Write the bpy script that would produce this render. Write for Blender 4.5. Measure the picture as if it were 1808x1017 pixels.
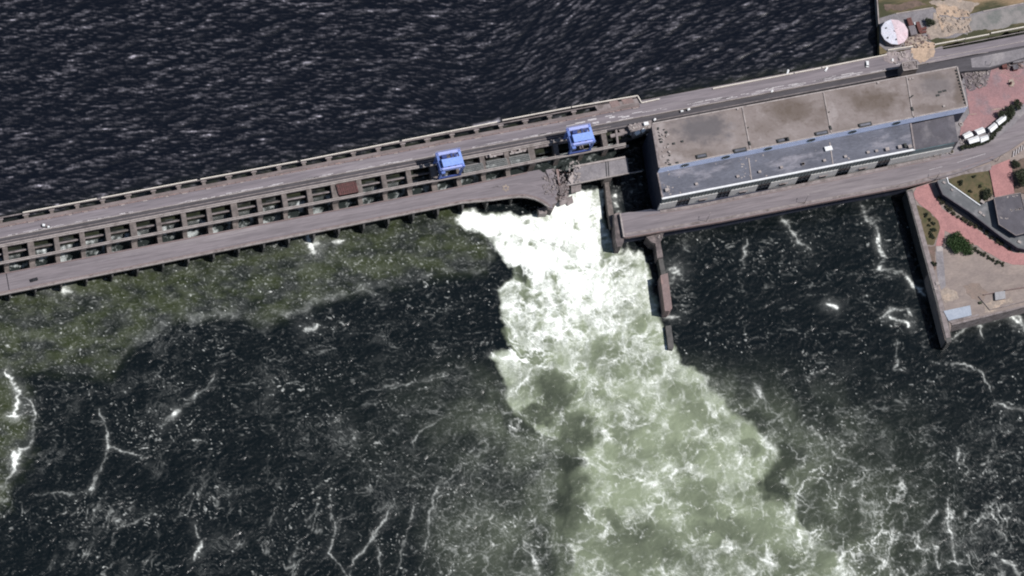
import bpy, math, random
import numpy as np
from mathutils import Vector
for o in list(bpy.data.objects): bpy.data.objects.remove(o)
S=bpy.context.scene; COL=S.collection
# ---------------- camera: a satellite's long lens, 25 degrees off the vertical ----------------
TH=math.radians(25); PH=math.radians(23); LD=3000.0
hh=np.array([-math.sin(PH),-math.cos(PH),0]); BK=np.array([math.sin(TH)*hh[0],math.sin(TH)*hh[1],math.cos(TH)])
r0=np.cross([0,0,1.],BK); r0/=np.linalg.norm(r0); u0=np.cross(BK,r0)
RT=math.cos(PH)*r0+math.sin(PH)*u0; UP=-math.sin(PH)*r0+math.cos(PH)*u0
CAM=np.array([0,0,8.])+LD*BK
cd=bpy.data.cameras.new('camera'); cam=bpy.data.objects.new('camera',cd); COL.objects.link(cam); S.camera=cam
from mathutils import Matrix
M=Matrix(((RT[0],UP[0],BK[0],CAM[0]),(RT[1],UP[1],BK[1],CAM[1]),(RT[2],UP[2],BK[2],CAM[2]),(0,0,0,1))); cam.matrix_world=M
cd.sensor_width=36; cd.lens=36*LD/(1808/3.0); cd.clip_start=50; cd.clip_end=30000
# ---------------- sky, sun, exposure ----------------
SUN=Vector((0.61,-0.09,1.0)).normalized()
W=bpy.data.worlds.new('World'); S.world=W; W.use_nodes=True; nt=W.node_tree; bg=nt.nodes['Background']
sky=nt.nodes.new('ShaderNodeTexSky'); sky.sky_type='NISHITA'; sky.sun_disc=False
sky.sun_elevation=math.asin(SUN.z); sky.sun_rotation=math.atan2(SUN.x,SUN.y)
nt.links.new(sky.outputs[0],bg.inputs[0]); bg.inputs[1].default_value=0.065
sl=bpy.data.lights.new('sun','SUN'); sl.energy=4.5; sl.angle=math.radians(0.5); sl.color=(1,.957,.938)
so=bpy.data.objects.new('sun',sl); COL.objects.link(so); so.rotation_euler=SUN.to_track_quat('Z','Y').to_euler(); so.location=(0,0,200)
S.view_settings.view_transform='Standard'; S.view_settings.look='None'; S.view_settings.exposure=0; S.view_settings.gamma=1
S.cycles.filter_width=2.0; S.render.resolution_x=1024; S.render.resolution_y=576
# ---------------- from places seen in the photo to points on planes of a known height ----------------
def P(px,py,z=0.):
    x=(px-904)/3.0/LD; y=-(py-508.5)/3.0/LD; d=-BK+RT*x+UP*y; t=(z-CAM[2])/d[2]; return CAM+d*t
def Pn(px,py,z):
    """the same for whole arrays"""
    x=(px-904)/3.0/LD; y=-(py-508.5)/3.0/LD
    d=[-BK[i]+RT[i]*x+UP[i]*y for i in range(3)]; t=(z-CAM[2])/d[2]; return CAM[0]+d[0]*t, CAM[1]+d[1]*t
def proj(w):
    q=np.array(w)-CAM; s=-q@BK; return 904+(q@RT)/s*LD*3, 508.5-(q@UP)/s*LD*3
def drop(px,py,z1,z2):
    w=P(px,py,z1); return proj((w[0],w[1],z2))
# the dam's own axes: u along it, v downstream
A0=P(0,449,16); _c=P(900,278,16); U3=(_c-A0)/np.linalg.norm(_c-A0); V0=np.array([U3[1],-U3[0],0]); V3=V0-.097*U3
def W_(u,v,z=0.): p=A0+U3*u+V3*v; return (p[0],p[1],z)
def UV(px,py,z):
    d=P(px,py,z)-A0; v=d@V0; return float(d@U3+.097*v), float(v)
ANG=math.atan2(U3[1],U3[0])
# ---------------- mesh helpers ----------------
class MB:
    def __init__(s): s.v=[]; s.f=[]
    def poly3(s,top,bot):
        n=len(top); b=len(s.v); s.v+= [tuple(map(float,p)) for p in top]+[tuple(map(float,p)) for p in bot]
        ar=sum(top[i][0]*top[(i+1)%n][1]-top[(i+1)%n][0]*top[i][1] for i in range(n))
        t=list(range(b,b+n)); o=list(range(b+n,b+2*n))
        if ar<0: t=t[::-1]; o=o[::-1]
        s.f.append(t); s.f.append(o[::-1])
        for i in range(n): j=(i+1)%n; s.f.append([t[i],o[i],o[j],t[j]])
        return s
    def prism(s,pts,zt,zb,zr=None):
        """pts: outline as seen in the photo at height zr (or zt)"""
        z=zt if zr is None else zr; q=[P(x,y,z) for x,y in pts]
        return s.poly3([(p[0],p[1],zt) for p in q],[(p[0],p[1],zb) for p in q])
    def uv(s,u0,u1,v0,v1,z0,z1):
        q=[W_(u0,v0),W_(u1,v0),W_(u1,v1),W_(u0,v1)]; return s.poly3([(p[0],p[1],z1) for p in q],[(p[0],p[1],z0) for p in q])
    def uvpoly(s,pts,z0,z1):
        q=[W_(*p) for p in pts]; return s.poly3([(p[0],p[1],z1) for p in q],[(p[0],p[1],z0) for p in q])
    def path(s,pts,w,zt,zb,off=0.):
        """a wall or strip of width w metres along a line seen in the photo at height zt"""
        q=[P(x,y,zt)[:2] for x,y in pts]; L=[];R=[]
        for i,p in enumerate(q):
            a=q[max(i-1,0)]; b=q[min(i+1,len(q)-1)]; d=(b-a)/np.linalg.norm(b-a); n=np.array([-d[1],d[0]])
            L.append(p+n*(off+w/2)); R.append(p+n*(off-w/2))
        for i in range(len(q)-1):
            c=[L[i],L[i+1],R[i+1],R[i]]; s.poly3([(*p,zt) for p in c],[(*p,zb) for p in c])
        return s
    def box(s,x,y,z,sx,sy,sz,rz=0.,tp=1.,tpy=None):
        """local box, centre of its base at x,y,z"""
        c,n=math.cos(rz),math.sin(rz); tpy=tp if tpy is None else tpy
        def q(k,ky,zz): return [(x+c*a*sx/2*k-n*b*sy/2*ky, y+n*a*sx/2*k+c*b*sy/2*ky, zz) for a,b in((-1,-1),(1,-1),(1,1),(-1,1))]
        return s.poly3(q(tp,tpy,z+sz),q(1,1,z))
    def cyl(s,x,y,z,r,hgt,n=14,r2=None,ph=0.):
        r2=r if r2 is None else r2
        return s.poly3([(x+r2*math.cos(ph+6.2832*i/n),y+r2*math.sin(ph+6.2832*i/n),z+hgt) for i in range(n)],[(x+r*math.cos(ph+6.2832*i/n),y+r*math.sin(ph+6.2832*i/n),z) for i in range(n)])
    def bar(s,a,b,w):
        a=Vector(a);b=Vector(b);d=(b-a).normalized();e=d.cross(Vector((0,0,1)))
        e=(Vector((1,0,0)) if e.length<1e-3 else e.normalized()); g=d.cross(e); k=len(s.v); h=w/2
        for p in(a,b):
            for i,j in((-1,-1),(1,-1),(1,1),(-1,1)): s.v.append(tuple(p+e*i*h+g*j*h))
        s.f+=[[k,k+1,k+2,k+3][::-1],[k+4,k+5,k+6,k+7]]+[[k+i,k+(i+1)%4,k+4+(i+1)%4,k+4+i] for i in range(4)]
        return s
def tag(o,label=None,cat=None,group=None,kind=None):
    if label: o['label']=label
    if cat: o['category']=cat
    if group: o['group']=group
    if kind: o['kind']=kind
    return o
ORG={}
def obj(name,mb,mat,parent=None,smooth=False,loc=None,**k):
    me=bpy.data.meshes.new(name); off=Vector((0,0,0))
    if parent is None and loc is not None: off=Vector(loc)
    elif parent is not None: off=ORG[parent.name]
    me.from_pydata([tuple(Vector(p)-off) for p in mb.v],[],mb.f); me.materials.append(mat)
    if smooth: me.polygons.foreach_set('use_smooth',[True]*len(me.polygons))
    me.update(); o=bpy.data.objects.new(name,me); COL.objects.link(o)
    if parent is None: o.location=off
    else: o.parent=parent
    ORG[o.name]=off
    return tag(o,**k)
def empty(name,loc,rz=0.,local=False,**k):
    """a thing's base; local=True when its parts are modelled about its own origin"""
    o=bpy.data.objects.new(name,None); COL.objects.link(o); o.location=tuple(loc); o.rotation_euler=(0,0,rz); o.empty_display_size=1
    ORG[o.name]=Vector((0,0,0)) if local else Vector([float(a) for a in loc])
    return tag(o,**k)
def dup(o,loc,rz=0.,label=None,scale=None,cat=None):
    r=o.copy(); COL.objects.link(r); r.location=tuple(loc); r.rotation_euler=(0,0,rz)
    if label: r['label']=label
    if cat: r['category']=cat
    if scale: r.scale=(scale,)*3 if not isinstance(scale,tuple) else scale
    for ch in list(o.children):
        c=ch.copy(); COL.objects.link(c); c.parent=r
        for g in list(ch.children): d=g.copy(); COL.objects.link(d); d.parent=c
    return r
# ---------------- procedural materials ----------------
def mat(name,c1,c2=None,sc=.25,rough=.85,bump=.15,c3=None,sc3=.03,along=1.,metal=0.,fine=2.5,spec=.35,thr=(.35,.65)):
    m=bpy.data.materials.new(name); m.use_nodes=True; t=m.node_tree; N=t.nodes.new; Lk=t.links.new; b=t.nodes['Principled BSDF']
    g=N('ShaderNodeNewGeometry'); mp=N('ShaderNodeMapping'); mp.vector_type='TEXTURE'; mp.inputs['Rotation'].default_value=(0,0,ANG); mp.inputs['Scale'].default_value=(along,1,1)
    Lk(g.outputs['Position'],mp.inputs['Vector'])
    def noise(s_,d=5,r=.6):
        n=N('ShaderNodeTexNoise'); n.inputs['Scale'].default_value=s_; n.inputs['Detail'].default_value=d; n.inputs['Roughness'].default_value=r; Lk(mp.outputs[0],n.inputs['Vector']); return n
    def ramp(n,a,b_):
        r=N('ShaderNodeMapRange'); r.inputs['From Min'].default_value=a; r.inputs['From Max'].default_value=b_; Lk(n.outputs[0],r.inputs['Value']); return r
    def mix(f,A,B,blend='MIX'):
        x=N('ShaderNodeMix'); x.data_type='RGBA'; x.blend_type=blend
        if f is None: x.inputs[0].default_value=1
        else: Lk(f.outputs[0],x.inputs[0])
        for i,v in((6,A),(7,B)):
            if isinstance(v,tuple): x.inputs[i].default_value=(*v,1)
            else: Lk(v.outputs[2],x.inputs[i])
        return x
    if c2 is None: c2=tuple(v*.72 for v in c1)
    x=mix(ramp(noise(sc),*thr),c1,c2)
    if c3: x=mix(ramp(noise(sc3,6,.62),.52,.68),x,c3)
    f=N('ShaderNodeMapRange'); f.inputs['From Min'].default_value=.25; f.inputs['From Max'].default_value=.75; f.inputs['To Min'].default_value=.78; f.inputs['To Max'].default_value=1.2
    Lk(noise(fine,3).outputs[0],f.inputs['Value']); cb=N('ShaderNodeCombineColor'); 
    for i in range(3): Lk(f.outputs[0],cb.inputs[i])
    y=N('ShaderNodeMix'); y.data_type='RGBA'; y.blend_type='MULTIPLY'; y.inputs[0].default_value=1; Lk(x.outputs[2],y.inputs[6]); Lk(cb.outputs[0],y.inputs[7])
    Lk(y.outputs[2],b.inputs['Base Color']); b.inputs['Roughness'].default_value=rough; b.inputs['Metallic'].default_value=metal; b.inputs['Specular IOR Level'].default_value=spec
    if bump:
        bp=N('ShaderNodeBump'); bp.inputs['Strength'].default_value=bump; bp.inputs['Distance'].default_value=.3; Lk(noise(1.6,5,.7).outputs[0],bp.inputs['Height']); Lk(bp.outputs[0],b.inputs['Normal'])
    return m
C_ROAD=mat('road_asphalt',(.215,.19,.20),(.165,.147,.157),.35,c3=(.25,.225,.23),sc3=.12,along=14,fine=1.2)
C_CREST=mat('crest_asphalt',(.22,.195,.21),(.15,.135,.148),.4,c3=(.27,.245,.255),sc3=.12,along=16,fine=1.)
C_TROUGH=mat('dark_track_bed',(.085,.08,.088),(.055,.052,.058),.5,along=12)
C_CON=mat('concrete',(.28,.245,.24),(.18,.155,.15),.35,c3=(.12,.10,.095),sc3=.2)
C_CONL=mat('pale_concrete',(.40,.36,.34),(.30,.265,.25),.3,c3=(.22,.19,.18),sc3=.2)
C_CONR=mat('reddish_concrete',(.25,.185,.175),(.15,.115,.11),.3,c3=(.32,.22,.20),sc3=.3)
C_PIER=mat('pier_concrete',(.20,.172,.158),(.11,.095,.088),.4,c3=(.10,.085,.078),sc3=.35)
C_WETSHADE=mat('wet_and_shaded_concrete',(.10,.095,.09),(.055,.055,.052),.3,rough=.5)  # wet parts, and the shade painted onto the quay wall
C_WALK=mat('brownish_walkway',(.225,.19,.185),(.16,.13,.125),.4,c3=(.13,.11,.105),sc3=.2,along=5)
C_DIV=mat('weathered_divider',(.145,.122,.12),(.085,.073,.072),.35,c3=(.24,.20,.19),sc3=.2)
C_RAIL=mat('railing_paint',(.85,.80,.70),(.65,.60,.52),1.2,bump=0)
C_STEEL=mat('dark_steel',(.06,.065,.062),(.035,.038,.037),.6,rough=.6,metal=.3)
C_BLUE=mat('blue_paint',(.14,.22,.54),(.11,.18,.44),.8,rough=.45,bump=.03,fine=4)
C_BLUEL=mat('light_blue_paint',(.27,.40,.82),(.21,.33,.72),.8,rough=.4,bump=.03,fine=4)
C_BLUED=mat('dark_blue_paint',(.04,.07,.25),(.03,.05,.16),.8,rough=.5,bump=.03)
C_LAV=mat('faded_lavender_paint',(.42,.47,.78),(.30,.36,.66),.9,rough=.5,bump=.02,fine=4)
C_RUST=mat('rusty_red_steel',(.15,.065,.062),(.075,.045,.043),.9,rough=.8)
C_GRATE=mat('grey_steel_grating',(.28,.29,.28),(.17,.18,.175),1.,rough=.6)
C_LOWROOF=mat('grey_bitumen_roof',(.135,.142,.172),(.095,.10,.122),.12,c3=(.24,.235,.265),sc3=.13,along=2.5,fine=1.)
C_ROOFD=mat('dark_bitumen_roof',(.105,.10,.115),(.08,.076,.086),.15,c3=(.16,.15,.16),sc3=.1)
C_PALEB=mat('pale_blue_cladding',(.66,.74,.97),(.56,.64,.86),.4,rough=.5,bump=.02,along=4)
C_WHITE=mat('white_paint',(.82,.83,.83),(.66,.68,.68),.7,rough=.5,bump=.02)
ORD=['leftmost','second','third','fourth','fifth','sixth','seventh','eighth','ninth','tenth','eleventh','twelfth','thirteenth','fourteenth','fifteenth','sixteenth','seventeenth']
C_TEAL=mat('teal_glass_band',(.10,.16,.175),(.06,.10,.115),.3,rough=.25,bump=.0,along=3,spec=.6)
C_WALL=mat('grey_wall',(.58,.57,.55),(.46,.45,.43),.3)
C_WDARK=mat('dark_blue_wall',(.045,.05,.075),(.028,.032,.05),.3)
C_GLASS=mat('dark_glass',(.03,.035,.045),(.02,.024,.03),.5,rough=.15,bump=0,spec=.6)
C_PINK=mat('pink_paving',(.335,.19,.19),(.245,.15,.155),.1,c3=(.23,.17,.18),sc3=.09,fine=1.2)
C_PINKL=mat('salmon_paving',(.40,.205,.195),(.32,.165,.16),.2,fine=1.2)
C_QUAY=mat('quay_paving',(.27,.225,.20),(.21,.175,.16),.25,c3=(.33,.27,.235),sc3=.06,fine=1.,along=2)
C_GREYP=mat('grey_pavement',(.23,.215,.225),(.17,.16,.168),.2,c3=(.29,.27,.27),sc3=.08,fine=1.)
C_SAND=mat('sand',(.50,.375,.275),(.36,.27,.20),.35,c3=(.27,.21,.17),sc3=.15,fine=1.)
C_SANDP=mat('pale_rubbly_ground',(.36,.30,.25),(.24,.20,.17),.3,c3=(.48,.37,.28),sc3=.2,fine=1.)
C_GRASS=mat('grass_turf',(.14,.112,.06),(.05,.052,.026),.10,c3=(.30,.21,.13),sc3=.06,bump=.4,along=4,thr=(.42,.58))
C_LAWN=mat('dry_lawn',(.13,.10,.055),(.075,.068,.035),.2,c3=(.06,.065,.025),sc3=.3,bump=.4)
C_SOIL=mat('brown_soil',(.17,.12,.095),(.10,.075,.06),.4)
C_LEAF=mat('leaf_green',(.045,.085,.026),(.028,.055,.018),1.2,rough=.7,bump=0)
C_LEAFD=mat('dark_leaf',(.055,.065,.038),(.03,.04,.022),1.2,rough=.7,bump=0)
C_LEAFB=mat('brownish_leaf',(.085,.075,.045),(.045,.05,.028),1.2,rough=.7,bump=0)
C_BARK=mat('bark',(.10,.075,.055),(.06,.045,.035),2.)
C_BLACK=mat('black_paint',(.02,.02,.024),(.03,.03,.032),1.,rough=.35,bump=0)
C_TYRE=mat('tyre_rubber',(.02,.02,.02),(.03,.03,.03),2.)
C_BED=mat('earth',(.09,.085,.07),(.06,.06,.05),.05)
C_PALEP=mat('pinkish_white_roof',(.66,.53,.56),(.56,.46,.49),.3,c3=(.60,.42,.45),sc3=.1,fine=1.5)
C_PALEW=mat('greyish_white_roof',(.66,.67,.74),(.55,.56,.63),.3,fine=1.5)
C_MARK=mat('worn_white_marking',(.60,.58,.58),(.34,.32,.33),1.5,bump=0,thr=(.4,.6))
C_SKIRT=mat('burnt_stain',(.10,.09,.095),(.15,.135,.14),.8)
def attr_mat(name,dark,turbid,milk,white,rough,fexp=1.2):
    m=bpy.data.materials.new(name); m.use_nodes=True; t=m.node_tree; N=t.nodes.new; Lk=t.links.new; b=t.nodes['Principled BSDF']
    def A(n): a=N('ShaderNodeAttribute'); a.attribute_name=n; return a.outputs['Fac']
    def mix(f,a,c):
        x=N('ShaderNodeMix'); x.data_type='RGBA'; Lk(f,x.inputs[0])
        for i,v in((6,a),(7,c)):
            if isinstance(v,tuple): x.inputs[i].default_value=(*v,1)
            else: Lk(v,x.inputs[i])
        return x.outputs[2]
    c=mix(A('turbid'),dark,turbid); c=mix(A('milk'),c,milk)
    # froth: fine bubbles break up the foam and the glints painted with it
    g=N('ShaderNodeNewGeometry'); n=N('ShaderNodeTexNoise'); n.inputs['Scale'].default_value=.9; n.inputs['Detail'].default_value=6; n.inputs['Roughness'].default_value=.7; Lk(g.outputs['Position'],n.inputs['Vector'])
    mr=N('ShaderNodeMapRange'); mr.inputs['From Min'].default_value=.3; mr.inputs['From Max'].default_value=.7; mr.inputs['To Min'].default_value=.62; mr.inputs['To Max'].default_value=1.35; Lk(n.outputs[0],mr.inputs['Value'])
    mu=N('ShaderNodeMath'); mu.operation='MULTIPLY'; Lk(A('foam'),mu.inputs[0]); Lk(mr.outputs[0],mu.inputs[1])
    pw=N('ShaderNodeMath'); pw.operation='POWER'; pw.use_clamp=True; Lk(mu.outputs[0],pw.inputs[0]); pw.inputs[1].default_value=fexp
    c=mix(pw.outputs[0],c,white); Lk(c,b.inputs['Base Color'])
    r=N('ShaderNodeMapRange'); r.inputs['To Min'].default_value=rough; r.inputs['To Max'].default_value=.8; Lk(pw.outputs[0],r.inputs['Value']); Lk(r.outputs[0],b.inputs['Roughness'])
    b.inputs['IOR'].default_value=1.33
    bp=N('ShaderNodeBump'); bp.inputs['Strength'].default_value=.3; bp.inputs['Distance'].default_value=.3; Lk(n.outputs[0],bp.inputs['Height']); Lk(bp.outputs[0],b.inputs['Normal'])
    return m
C_TAIL=attr_mat('tail_water',(.0032,.0058,.0068),(.034,.044,.015),(.245,.285,.19),(.91,.95,.89),.22,1.35)
C_RES=attr_mat('reservoir_water',(.0035,.005,.009),(.03,.035,.02),(.03,.035,.03),(.60,.575,.64),.22,1.2)  # pale lavender paints sky reflection and glints along with foam
def attr_roof():
    m=bpy.data.materials.new('stained_felt_roof'); m.use_nodes=True; t=m.node_tree; N=t.nodes.new; Lk=t.links.new; b=t.nodes['Principled BSDF']
    def A(n): a=N('ShaderNodeAttribute'); a.attribute_name=n; return a.outputs['Fac']
    def mix(f,a,c):
        x=N('ShaderNodeMix'); x.data_type='RGBA'; Lk(f,x.inputs[0])
        for i,v in((6,a),(7,c)):
            if isinstance(v,tuple): x.inputs[i].default_value=(*v,1)
            else: Lk(v,x.inputs[i])
        return x.outputs[2]
    c=mix(A('pale'),(.205,.172,.16),(.315,.28,.27)); c=mix(A('brown'),c,(.118,.092,.075)); c=mix(A('grey'),c,(.095,.09,.097)); Lk(c,b.inputs['Base Color']); b.inputs['Roughness'].default_value=.9
    return m
C_ROOF=attr_roof()
# ---------------- water fields ----------------
import math
# ---------- numpy noise ----------
_rs=np.random.RandomState(7); _PT=_rs.permutation(4096).astype(np.int64)
_GA=_rs.rand(4096)*2*np.pi; _GX=np.cos(_GA).astype(np.float32); _GY=np.sin(_GA).astype(np.float32)
def _hash(i,j): return _PT[(_PT[i&4095]+j)&4095]
def perlin(x,y):
    xi=np.floor(x).astype(np.int64); yi=np.floor(y).astype(np.int64); fx=(x-xi).astype(np.float32); fy=(y-yi).astype(np.float32)
    u=fx*fx*fx*(fx*(fx*6-15)+10); v=fy*fy*fy*(fy*(fy*6-15)+10)
    def g(a,b):
        h=_hash(xi+a,yi+b); return _GX[h]*(fx-a)+_GY[h]*(fy-b)
    n0=g(0,0)*(1-u)+g(1,0)*u; n1=g(0,1)*(1-u)+g(1,1)*u
    return (n0*(1-v)+n1*v)*1.5
def fbm(x,y,o=4,p=.5,seed=0):
    s=0; a=1.; t=0; f=1.
    for k in range(o):
        s=s+a*perlin(x*f+seed*17.3+k*5.7,y*f-seed*11.1+k*3.1); t+=a; a*=p; f*=2.03
    return s/t
def worley(x,y,seed=0):
    xi=np.floor(x).astype(np.int64); yi=np.floor(y).astype(np.int64); f1=np.full(x.shape,9.,np.float32); f2=f1.copy(); idv=np.zeros(x.shape,np.float32)
    for a in (-1,0,1):
        for b in (-1,0,1):
            h=_hash(xi+a+seed*31,yi+b+seed*7); cx=xi+a+.5+.45*_GX[h]; cy=yi+b+.5+.45*_GY[h]
            d=np.sqrt((x-cx)**2+(y-cy)**2).astype(np.float32)
            m=d<f1; f2=np.where(m,f1,np.minimum(f2,d)); idv=np.where(m,(h%97)/97.,idv); f1=np.where(m,d,f1)
    return f1,f2,idv
def sst(a,b,x):
    t=np.clip((x-a)/(b-a),0,1); return t*t*(3-2*t)
def sdpoly(x,y,pts):
    p=np.array(pts,float); q=np.roll(p,-1,0); d=np.full(x.shape,1e18); ins=np.zeros(x.shape,bool)
    for (ax,ay),(bx,by) in zip(p,q):
        ex,ey=bx-ax,by-ay; t=np.clip(((x-ax)*ex+(y-ay)*ey)/(ex*ex+ey*ey),0,1)
        d=np.minimum(d,(x-ax-ex*t)**2+(y-ay-ey*t)**2)
        c=((ay>y)!=(by>y)); ins^= c&(x<(bx-ax)*(y-ay)/((by-ay) if by!=ay else 1e-9)+ax)
    d=np.sqrt(d); return np.where(ins,d,-d)
def dline(x,y,pts):
    """distance to a polyline and position along it, 0 to 1"""
    p=np.array(pts,float); L=np.hypot(*(p[1:]-p[:-1]).T); S=np.concatenate([[0],np.cumsum(L)])/L.sum()
    d=np.full(x.shape,1e18); s=np.zeros(x.shape)
    for i in range(len(p)-1):
        ax,ay=p[i]; ex,ey=p[i+1]-p[i]; t=np.clip(((x-ax)*ex+(y-ay)*ey)/(ex*ex+ey*ey),0,1)
        q=(x-ax-ex*t)**2+(y-ay-ey*t)**2; m=q<d; d=np.where(m,q,d); s=np.where(m,S[i]+t*(S[i+1]-S[i]),s)
    return np.sqrt(d),s
def lic(x,y,ang,step,n,sx,seed=0):
    """noise smeared along a direction field (degrees, rising to the right)"""
    c=np.cos(np.radians(ang))*step; s=-np.sin(np.radians(ang))*step; t=0
    for k in range(-n,n+1):
        t=t+perlin((x+c*k)/sx+seed*9.1,(y+s*k)/sx-seed*4.7)*(1-abs(k)/(n+1.))
    return t/np.sqrt(n+1)
# ---------- the tail water: foam and painted glints F, milky green G, turbid olive T, height H ----------
PLUME=[(812,372),(850,374),(905,378),(940,382),(962,378),(985,352),(1003,338),(1062,336),(1070,405),(1096,440),(1138,448),(1152,505),(1165,560),(1180,600),(1196,625),(1214,645),(1250,668),(1282,712),(1330,752),(1372,790),(1398,850),(1404,905),(1432,950),(1490,985),(1500,1080),(990,1080),(1012,990),(992,930),(1010,880),(1000,840),(1040,812),(1000,780),(955,762),(915,735),(893,700),(886,660),(872,630),(905,618),(893,585),(880,545),(878,512),(905,480),(893,455),(872,425),(838,402),(808,392)]
CORE=[(812,374),(905,378),(940,382),(962,378),(985,352),(1003,338),(1040,350),(1062,380),(1078,430),(1110,470),(1135,520),(1155,570),(1130,600),(1060,620),(990,608),(930,600),(895,560),(880,515),(905,480),(893,455),(872,425),(838,402),(808,392)]
HOT=[(815,376),(960,380),(985,352),(1003,340),(1030,352),(1048,400),(1068,440),(1080,470),(1040,500),(960,490),(905,470),(893,450),(872,422),(838,400)]
OLIVE=[(-400,380),(0,480),(300,440),(800,350),(860,400),(880,440),(850,475),(740,490),(640,510),(590,522),(470,572),(425,552),(400,550),(330,560),(270,578),(235,610),(190,662),(90,655),(25,660),(40,700),(60,745),(55,790),(20,850),(0,900),(-400,1200)]
DARKS=[((1375,850),25,42,1.),((1008,880),30,66,.72),((980,705),34,50,.8),((945,735),30,16,.9),((1015,765),40,40,.85),((1212,735),28,38,.12),((920,478),22,13,.9),((1185,795),64,26,.15),((1242,800),26,22,.1),((1345,925),34,30,.3),((1070,915),24,14,.5),((1275,930),60,18,.55),((1325,795),24,12,.5),((1240,905),34,24,.15),((1305,925),22,18,.2),((1130,960),70,40,.45),((1390,1000),24,24,.3)]
STROKES=[([(10,655),(22,672),(33,690),(30,712),(24,735)],4.5,1.),([(12,736),(38,736)],3,.9),([(33,690),(50,705),(61,730),(60,760),(57,782),(38,796),(28,815),(26,830),(8,850),(-6,885)],2.6,.6),([(28,800),(26,826)],4.5,.9),
([(345,925),(343,938),(357,952),(350,975),(336,992)],3.2,.75),([(176,720),(186,765),(190,800),(176,835),(162,866)],2.4,.5),([(188,790),(215,792),(232,800),(250,805)],2.4,.5),([(172,835),(160,864)],3.2,.8),([(380,660),(365,685),(330,710),(300,735),(288,755)],4,.4),([(310,728),(296,742)],6,.6),
([(545,405),(548,428),(553,448)],7,.95),([(538,428),(568,430)],5,.8),([(585,428),(604,424)],4,.85),([(118,470),(112,520)],9,.28),([(90,512),(128,512)],5,.55),
([(780,740),(765,750),(738,762),(730,780),(730,792)],2.2,.4),([(690,688),(740,672),(785,658)],2.4,.35),([(640,690),(700,680),(790,665)],2.,.3),
([(585,860),(582,890),(592,930),(580,975),(610,1010),(620,1060)],2.6,.5),([(690,890),(672,930),(650,960),(625,985),(615,1030)],2.6,.5),([(735,875),(722,930),(705,1000),(690,1050)],2.2,.4),([(665,960),(675,1000),(660,1040)],2.2,.45),
([(840,790),(800,840),(770,860),(757,920),(745,985)],2.4,.35),([(940,960),(945,990),(955,1030)],5,.6),([(880,905),(850,920),(810,935)],1.8,.35),
([(870,625),(885,635),(905,630),(925,635),(938,648)],3.4,1.),([(897,618),(915,630),(928,640)],4,.95),([(938,648),(930,668),(908,690)],2.8,.8),([(940,645),(985,650),(1020,665)],2.,.6),
([(560,575),(535,582)],6,.55),([(150,870),(100,870),(60,875)],2.2,.3),([(268,905),(235,922),(205,935)],2.4,.35),
([(240,605),(285,570),(330,558),(395,552),(455,568),(500,560),(560,530),(640,512)],5,.12),
([(1520,360),(1530,385),(1548,405),(1556,430)],4.5,.8),([(1548,420),(1560,455),(1555,475),(1590,480),(1610,500),(1632,520)],4.2,.8),([(1380,385),(1395,405),(1412,430),(1430,440)],3,.55),([(1318,425),(1316,455),(1308,480)],3,.5),
([(1168,556),(1185,562),(1200,558)],5,.6),([(1180,470),(1200,485)],7,.9),([(1195,475),(1186,500),(1180,510)],3,.7),([(1206,425),(1215,440)],7,.4),
([(1555,560),(1575,548),(1600,545),(1612,556)],3,.6),([(1572,560),(1600,568),(1606,575)],4.5,.95),([(1460,538),(1478,545)],6,.9),([(1680,600),(1700,585),(1712,575),(1733,573),(1736,595)],3,.6),([(1750,565),(1780,552),(1800,560),(1806,585)],3.4,.8),([(1782,554),(1800,572)],4,.9),
([(1650,640),(1700,645),(1735,655),(1752,690)],2.4,.5),([(1765,716),(1790,722),(1820,730)],3,.7),([(1582,600),(1585,640),(1580,655),(1600,652)],2.2,.4),([(1688,785),(1692,815)],3.4,.55),
([(1430,755),(1448,770),(1462,800)],3.5,.5),([(1540,830),(1500,812),(1480,805)],3,.5),([(1332,680),(1342,705)],5,.6),
([(1655,905),(1622,940),(1620,965),(1650,975),(1660,998),(1664,980)],2.4,.6),([(1672,880),(1676,920),(1680,960),(1690,1000)],2.4,.55),([(1577,945),(1570,975),(1560,1010)],2.6,.55),([(1555,960),(1590,945),(1620,950)],2.4,.45),([(1768,990),(1790,1000),(1800,1020)],5,.7),([(1590,1000),(1605,1017)],3,.7),
([(1405,880),(1400,920),(1412,945),(1420,975)],3,.7),([(1385,860),(1395,880),(1387,930)],2.4,.4),
([(1045,870),(1100,868),(1150,855),(1200,830),(1228,800),(1245,760),(1250,715),(1240,700)],4,.55),([(1186,700),(1190,745),(1215,775),(1240,768)],3,.4),([(1060,762),(1090,745),(1085,720),(1110,715),(1118,728)],3,.55),
([(1310,800),(1300,830),(1335,845)],2.6,.5),([(1225,770),(1180,790),(1140,820),(1130,840)],2,.35),([(1345,800),(1350,840),(1345,900),(1350,940)],2.6,.45),
([(1345,985),(1380,1000),(1405,1000),(1410,1030)],3,.6),([(1180,920),(1230,960),(1310,970),(1400,985)],3,.4),([(1150,900),(1130,960),(1140,1010)],2.4,.35)]
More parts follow.
